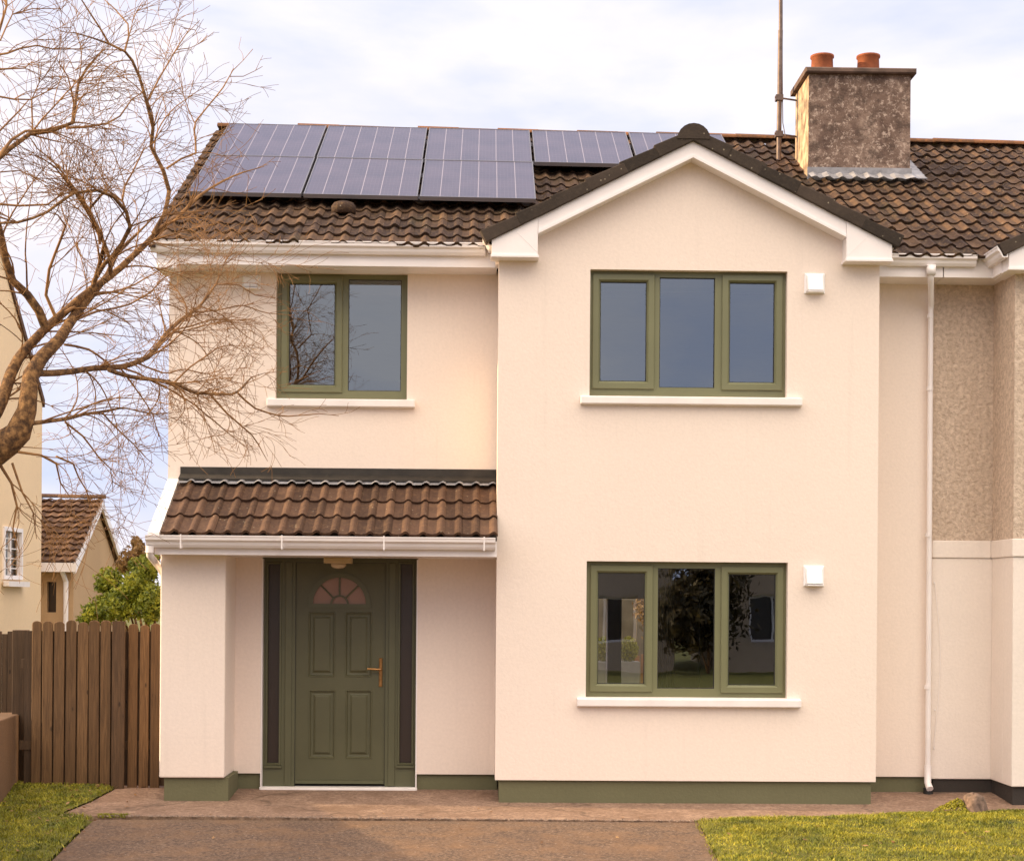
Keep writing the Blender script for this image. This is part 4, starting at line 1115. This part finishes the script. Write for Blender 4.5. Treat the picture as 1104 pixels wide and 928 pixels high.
limb([(130, 396), (160, 408), (200, 430), (240, 462), (265, 482)], 2, .7, TY+1, -2.2)
limb([(20, 488), (45, 490), (60, 500), (66, 520), (74, 535)], 2.6, 1, TY, TY+.4)
limb([(60, 492), (78, 500), (85, 515), (92, 528), (100, 545)], 2.0, .8, TY+.2, TY+.6)
limb([(0, 500), (12, 520), (18, 545), (14, 570), (22, 595)], 3.0, .9, TY, TY+.1)
limb([(14, 500), (24, 530), (36, 552), (40, 580)], 2.2, .8, TY, TY+.1)
# upper scaffold
limb([(100, 310), (108, 282), (112, 262), (100, 240), (97, 225), (120, 200)], 4, 2, TY+.2, TY-.1)
limb([(120, 300), (118, 278), (105, 245), (90, 222), (72, 195), (60, 182), (45, 170)], 3.6, 1.5, TY+.2, TY-.4)
limb([(100, 305), (112, 285), (128, 270), (140, 245), (136, 228), (122, 212), (105, 205), (80, 208), (50, 228), (20, 240), (-10, 241)], 4.2, 2.2, TY+.2, TY-.5)
limb([(60, 342), (50, 318), (52, 290), (66, 258), (71, 244), (62, 232), (45, 226)], 3.2, 1.2, TY, TY-.3)
limb([(182, 205), (176, 185), (163, 158), (166, 138), (158, 110), (150, 84), (142, 66), (134, 56), (118, 47), (98, 40), (66, 33)], 3.8, 1.4, TY+.6, TY+.2)
limb([(165, 252), (178, 232), (181, 218), (182, 205)], 4, 3.6, TY+.5, TY+.6)
limb([(117, 46), (108, 30), (97, 14), (88, 0), (80, -14)], 2, 1.0, TY+.3, TY)
limb([(134, 56), (138, 40), (138, 26), (124, 10), (108, -4)], 1.8, 1.0, TY+.3, TY+.5)
limb([(143, 24), (148, 12), (154, 2)], 1, .6, TY+.4, TY+.5)
limb([(160, 106), (170, 88), (182, 68), (192, 50), (199, 38), (215, 22)], 1.8, .6, TY+.5, TY+1)
limb([(190, 54), (205, 52), (213, 48), (223, 42)], .9, .5, TY+.8, TY+1)
limb([(180, 182), (196, 172), (211, 165), (209, 140), (211, 131), (224, 116), (240, 95), (250, 76), (262, 66), (273, 54)], 2.2, .6, TY+.6, TY+1.2)
limb([(247, 82), (262, 82), (275, 76), (283, 72)], .8, .5, TY+1.1, TY+1.3)
limb([(210, 132), (203, 116), (198, 102), (195, 80)], 1, .5, TY+1, TY+1.1)
limb([(161, 115), (175, 102), (188, 98), (198, 103)], .9, .5, TY+.5, TY+.8)
limb([(-12, 180), (10, 160), (32, 145), (55, 141), (78, 132), (82, 110), (85, 90), (92, 74), (108, 56), (126, 62)], 4.5, 1.2, TY-.5, TY)
limb([(78, 132), (80, 112), (78, 98), (74, 82), (64, 70)], 2.2, .8, TY-.1, TY-.3)
limb([(72, 137), (92, 137), (115, 133), (128, 125), (142, 108), (158, 96)], 2.6, .8, TY, TY+.4)
limb([(-5, 172), (12, 150), (28, 141), (50, 140), (70, 135)], 3, 1.5, TY-.7, TY-.4)
limb([(-15, 62), (8, 58), (22, 52), (40, 49), (58, 53), (85, 53), (104, 49)], 2.2, .7, TY-.5, TY)
limb([(-10, 50), (0, 44), (6, 30), (14, 16), (34, 9), (66, 10)], 1.8, .7, TY-.6, TY)
limb([(-6, 48), (1, 28), (6, 8), (6, -10)], 2.6, 1.6, TY-.6, TY-.5)
limb([(-10, 76), (10, 74), (26, 74), (36, 66)], 2, .7, TY-.4, TY-.2)
limb([(-8, 104), (14, 107), (34, 108), (50, 100), (66, 88)], 1.8, .7, TY-.4, TY-.1)
limb([(36, 140), (35, 122), (34, 108), (42, 90), (46, 68)], 1.6, .6, TY-.2, TY-.1)
limb([(-10, 152), (5, 136), (20, 120), (32, 108)], 2, 1, TY-.4, TY-.2)
limb([(108, 262), (106, 245), (96, 226), (82, 206), (70, 188), (56, 172), (40, 160), (28, 142)], 2.6, 1, TY, TY-.3)
limb([(-8, 220), (20, 222), (50, 220), (66, 210), (80, 206)], 2.2, 1.2, TY-.4, TY-.2)
limb([(140, 240), (133, 218), (120, 208), (104, 202), (86, 198)], 2, .8, TY+.2, TY)
limb([(132, 215), (135, 200), (142, 187), (153, 165), (158, 155)], 2.0, 1.2, TY+.3, TY+.5)
limb([(-5, 186), (20, 184), (40, 192), (70, 192)], 1.3, .6, TY-.3, TY)
limb([(70, 336), (100, 320), (130, 312), (158, 300), (175, 290)], 2.6, .8, TY+.2, TY+1.5)
limb([(80, 345), (105, 336), (132, 330), (160, 316), (178, 300), (200, 292)], 2.4, .8, TY+.3, -2.6)
limb([(70, 372), (95, 377), (112, 388), (125, 398)], 2.4, 1.2, TY+.3, TY+.9)
limb([(180, 356), (205, 352), (230, 345), (262, 345), (285, 340)], 1.8, .6, -3, -1.9)
limb([(205, 338), (235, 335), (262, 330), (290, 338), (318, 340)], 1.6, .6, -2.6, -1.7)
limb([(236, 306), (258, 308), (275, 318), (300, 322)], 1.5, .6, -2.3, -1.8)
limb([(215, 330), (240, 340), (265, 362), (282, 372)], 1.4, .5, -2.6, -1.9)
limb([(185, 415), (205, 395), (228, 380), (250, 372), (280, 390)], 1.8, .6, -3.2, -2)
limb([(110, 445), (135, 470), (150, 485), (165, 500)], 1.6, .6, TY+.6, TY+1.2)
limb([(70, 455), (90, 470), (105, 492), (118, 505), (122, 530)], 2.0, .7, TY+.3, TY+.8)
limb([(130, 398), (150, 425), (165, 448), (172, 470)], 1.6, .6, TY+.9, TY+1.3)
limb([(150, 392), (175, 402), (200, 398), (225, 403), (250, 392)], 1.8, .6, TY+1, -2.3)
# procedural ramification : arching side shoots, each with finer ones
def shoot(p, d, L, r, lvl, sides=4):
    n = max(3, int(L/.055)); pts = [p]; rs = [r]; dd = d.copy(); q = p.copy()
    curl = Vector((rt.gauss(0, 1), rt.gauss(0, .6), rt.gauss(0, .8)))*.13
    for k in range(n):
        dd = (dd+curl+Vector((rt.gauss(0, .05), rt.gauss(0, .035), rt.gauss(0, .05)-.010))).normalized()
        q = q+dd*(L/n)
        if q.y > -.35 and q.x > -3.1: q.y = -.35
        pts.append(q.copy()); rs.append(max(.0015, r*(1-.75*(k+1)/n)))
    twigs.tube(pts, rs, sides if lvl < 2 else 3, True)
    if lvl < 3:
        m_ = {0: 7, 1: 4, 2: 1.0}[lvl]; m_ = int(m_*min(1.4, L/.5)+rt.random())
        for k in range(m_):
            i = rt.randrange(max(1, n//5), n+1); b0 = pts[i]
            t_ = (pts[i]-pts[i-1]).normalized(); side = Vector((rt.gauss(0, 1), rt.gauss(0, .7), rt.gauss(0, 1))); side = (side-t_*side.dot(t_)).normalized()
            nd = (t_+side*rt.uniform(.40, .85)).normalized()
            shoot(b0, nd, L*rt.uniform(.35, .62), max(.0017, rs[i]*.7), lvl+1)
for sp in limbs[1:]:
    tot = sum((sp[i+1][0]-sp[i][0]).length for i in range(len(sp)-1))
    cnt = int(tot*8.5)+1
    for k in range(cnt):
        f = rt.random()**.75; i = min(len(sp)-2, 1+int(f*(len(sp)-2)))
        q, r = sp[i]; t_ = (sp[i+1][0]-sp[i-1][0]).normalized()
        side = Vector((rt.gauss(.3, 1), rt.gauss(0, .6), rt.gauss(0, 1))); side = (side-t_*side.dot(t_)).normalized()
        nd = (t_+side*rt.uniform(.4, .9)+Vector((.12 if q.z < 4.9 else -.05, 0, -.05))).normalized()
        L = rt.uniform(.22, .80)*(1.15 if r > .012 else .85)
        if q.x > -2.0:
            if rt.random() < .45: continue
            L *= .5
        if q.z > 5.4:
            if rt.random() < .3: continue
            L *= .62
        shoot(q, nd, L, min(.0065, max(.0024, r*.45)), 0 if rt.random() < .42 else 1)
trunk.build('trunk', M['bark'], TR, smooth=True)
o = twigs.build('crown', M['twig'], TR, smooth=True)
print('twig faces', len(twigs.f))

# ================================================================== SEEN THROUGH AND MIRRORED IN THE LOWER WINDOW
t = MB()
def fold(x0, x1, y, z0, z1, n):
    lo = []
    for z in (z0, z1):
        row = [(x0+(x1-x0)*k/n, y+.03*math.sin(k*1.25)+.01*math.sin(k*.7), z) for k in range(n+1)]
        lo.append(row)
    for k in range(n): t.quad([lo[0][k], lo[0][k+1], lo[1][k+1], lo[1][k]])
xA, xB = P(706, 680, -.2).x, P(728, 680, -.2).x
fold(xA, xB, -.2, .12, 2.3, 26); o = t.build('curtain', M['curtain'], smooth=True); tag(o, 'pale folded curtain hanging inside the lower bay window', 'curtain')
for xx, lb in ((P(651, 700, 9.4).x, 'left grey planter with yellow-green shrub seen through the lower window'), (P(678, 700, 9.4).x, 'grey planter with round yellow shrub, right of the other planter, seen through the lower window')):
    e = empty('potted_shrub', (xx, 9.4, 0), lb, 'potted shrub', 'potted shrubs in the back garden')
    b2 = MB(); b2.loft([[(xx-.13, 9.24, -.05), (xx+.13, 9.24, -.05), (xx+.13, 9.56, -.05), (xx-.13, 9.56, -.05)], [(xx-.15, 9.22, .84), (xx+.15, 9.22, .84), (xx+.15, 9.58, .84), (xx-.15, 9.58, .84)]]); b2.build('planter', M['planter'], e)
    b2 = MB(); rr = random.Random(int(xx*100))
    for k in range(1500):
        dv = Vector((rr.gauss(0, 1), rr.gauss(0, 1), rr.gauss(0, 1))).normalized()*rr.random()**.4
        leafq(b2, Vector((xx+dv.x*.15, 9.4+dv.y*.15, 1.02+dv.z*.2)), .02, None, rr.random(), rr)
    b2.build('foliage', M['yleaf'], e)
t = MB(); 
sx_ = P(684, 700, 9.7).x
for k in range(7): t.box(sx_+k*.10, sx_+.08+k*.10, 9.7, 9.73, -.05, .92+.02*(k % 2), random.random())
o = t.build('garden_screen', simple('orange_wood', (.42, .20, .09), .8, .2, 9)); tag(o, 'low orange timber screen in the back garden seen through the lower window', 'screen')
t = MB(); t.box(-2, 8, 12.5, 12.7, -.2, 2.6); o = t.build('back_garden_wall', simple('garden_blockwork', (.20, .165, .12), .9, .35, 2.5)); tag(o, 'grey back garden wall seen through the lower window', 'wall')
shrub('garden_bush', 'russet leafy bush over the back garden wall seen through the lower window', 'bush', [(tuple(P(696, 656, 11.8)), (.28, .3, .30)), (tuple(P(706, 665, 11.8)), (.3, .3, .5))], 1500, .035, M['bleaf'], 16, [(3.3, 11.8, 0)])

# houses across the road (mirrored in the panes)
def far_house(x, label):
    e = empty('opposite_house', (x, -36, -.4), label, 'house', 'houses across the road')
    t = MB(); wins = [(x-3.6, x-2.2, .5, 1.9), (x+1.4, x+3.4, .5, 1.9), (x-3.4, x-2.2, 3.1, 4.2), (x+1.4, x+3.2, 3.1, 4.2), (x-.6, x+.4, -.3, 1.9)]
    t.plate(x-4.5, x+4.5, -.5, 4.8, -36.25, .25, wins); t.box(x-4.5, x-4.3, -43, -36.26, -.5, 4.8); t.box(x+4.3, x+4.5, -43, -36.26, -.5, 4.8)
    t.build('wall', mat_render('dun_render', (.52, .42, .33), .5, .3), e)
    t = MB(); t.prism_x([(-35.6, 4.75), (-39.5, 7.0), (-43.4, 4.75)], x-4.7, x+4.7); t.build('roof', M['tile'], e)
    for w_ in wins:
        f_ = MB(); f_.plate(w_[0], w_[1], w_[2], w_[3], -36.2, .06, [(w_[0]+.08, (w_[0]+w_[1])/2-.04, w_[2]+.08, w_[3]-.08), ((w_[0]+w_[1])/2+.04, w_[1]-.08, w_[2]+.08, w_[3]-.08)])
        wo = f_.build('window', M['white'], e)
        g_ = MB(); g_.quad([(w_[0], -36.22, w_[2]), (w_[1], -36.22, w_[2]), (w_[1], -36.22, w_[3]), (w_[0], -36.22, w_[3])]); g_.build('pane', M['frosted'], wo)
far_house(-9, 'dun rendered house across the road, mirrored at the left of the lower window')
far_house(1.5, 'dun rendered house across the road, mirrored in the middle of the lower window')
far_house(12, 'dun rendered house across the road, mirrored at the right of the lower window')

for hx_, lb in ((-3.7, 'dark evergreen hedge tree between the two left houses across the road'), (6.8, 'dark evergreen hedge tree between the two right houses across the road')):
    shrub('street_tree', lb, 'tree', [((hx_, -34, 2.2), (1.9, 1, 2.6)), ((hx_+.5, -34.5, 4.2), (1.3, 1, 1.6)), ((hx_-.7, -33.5, 1.2), (1.4, 1, 1.4))], 11000, .10, M['darkleaf'], int(hx_*10)+99, [(hx_, -34, -.4)], group='trees across the road')
# ================================================================== LIGHT
SUN_EL = 15.0
Ls = Vector((-1.0, .06, 0)).normalized(); L3 = Vector((Ls.x*math.cos(R(SUN_EL)), Ls.y*math.cos(R(SUN_EL)), math.sin(R(SUN_EL))))
sd = bpy.data.lights.new('sun', 'SUN'); sd.energy = 5.0; sd.angle = R(.5); sd.color = (1.0, .72, .40)
so = bpy.data.objects.new('sun', sd); col.objects.link(so); so.rotation_euler = L3.to_track_quat('Z', 'Y').to_euler(); so.location = (-20, 0, 20)
wd = bpy.data.worlds.new('World'); scene.world = wd; wd.use_nodes = True; nt = wd.node_tree
bg = nt.nodes['Background']; bg.inputs['Strength'].default_value = .12
sky = N(nt, 'ShaderNodeTexSky'); sky.sky_type = 'NISHITA'; sky.sun_disc = False; sky.sun_elevation = R(SUN_EL); sky.sun_rotation = math.atan2(Ls.x, Ls.y)
sky.air_density = 1; sky.dust_density = 1.5
tc = N(nt, 'ShaderNodeTexCoord'); mp = N(nt, 'ShaderNodeMapping'); mp.inputs['Scale'].default_value = (1, 1, 2.6); mp.inputs['Location'].default_value = (.62, .1, .35)
nt.links.new(tc.outputs['Generated'], mp.inputs['Vector'])
cn0 = noise(nt, mp.outputs['Vector'], 2.6, 7, .52, .25)
sep = N(nt, 'ShaderNodeSeparateXYZ'); nt.links.new(tc.outputs['Generated'], sep.inputs[0])
hz_ = N(nt, 'ShaderNodeMapRange', interpolation_type='SMOOTHSTEP'); hz_.inputs[1].default_value = .25; hz_.inputs[2].default_value = .37; hz_.inputs[3].default_value = .10; hz_.inputs[4].default_value = -.06
nt.links.new(sep.outputs[2], hz_.inputs[0])
cadd = N(nt, 'ShaderNodeMath', operation='ADD'); nt.links.new(cn0, cadd.inputs[0]); nt.links.new(hz_.outputs[0], cadd.inputs[1]); cn = cadd.outputs[0]
cov = ramp(nt, cn, [(.47, (.0,)*3), (.58, (.55,)*3), (.68, (1,)*3)])
cloud = ramp(nt, noise(nt, mp.outputs['Vector'], 3.5, 5, .5), [(.3, (5.7, 5.45, 5.9)), (.7, (6.7, 6.35, 6.5))])
blue = mix(nt, .85, sky.outputs[0], (4.0, 4.45, 6.4))
skyc = mix(nt, cov, blue, cloud)
# added warm bright sky high behind the camera, out of view, to lift the facade
sxyz = N(nt, 'ShaderNodeSeparateXYZ'); nt.links.new(tc.outputs['Generated'], sxyz.inputs[0])
def mr(sock, a, b_):
    n = N(nt, 'ShaderNodeMapRange', interpolation_type='SMOOTHSTEP'); n.inputs[1].default_value = a; n.inputs[2].default_value = b_
    nt.links.new(sock, n.inputs[0]); return n.outputs[0]
f_hi = mr(sxyz.outputs[2], .27, .60); f_fr = mr(sxyz.outputs[1], .45, -.35)
ff = N(nt, 'ShaderNodeMath', operation='MULTIPLY'); nt.links.new(f_hi, ff.inputs[0]); nt.links.new(f_fr, ff.inputs[1])
skyc = mix(nt, ff.outputs[0], skyc, (20.5, 17.6, 14.6))
nt.links.new(skyc, bg.inputs['Color'])

scene.render.engine = 'CYCLES'
scene.cycles.samples = 128
scene.cycles.use_denoising = True
scene.cycles.max_bounces = 6; scene.cycles.transparent_max_bounces = 12
scene.view_settings.view_transform = 'Standard'; scene.view_settings.look = 'None'
scene.view_settings.exposure = .57; scene.view_settings.gamma = 1
scene.render.resolution_x = 1024; scene.render.resolution_y = 860
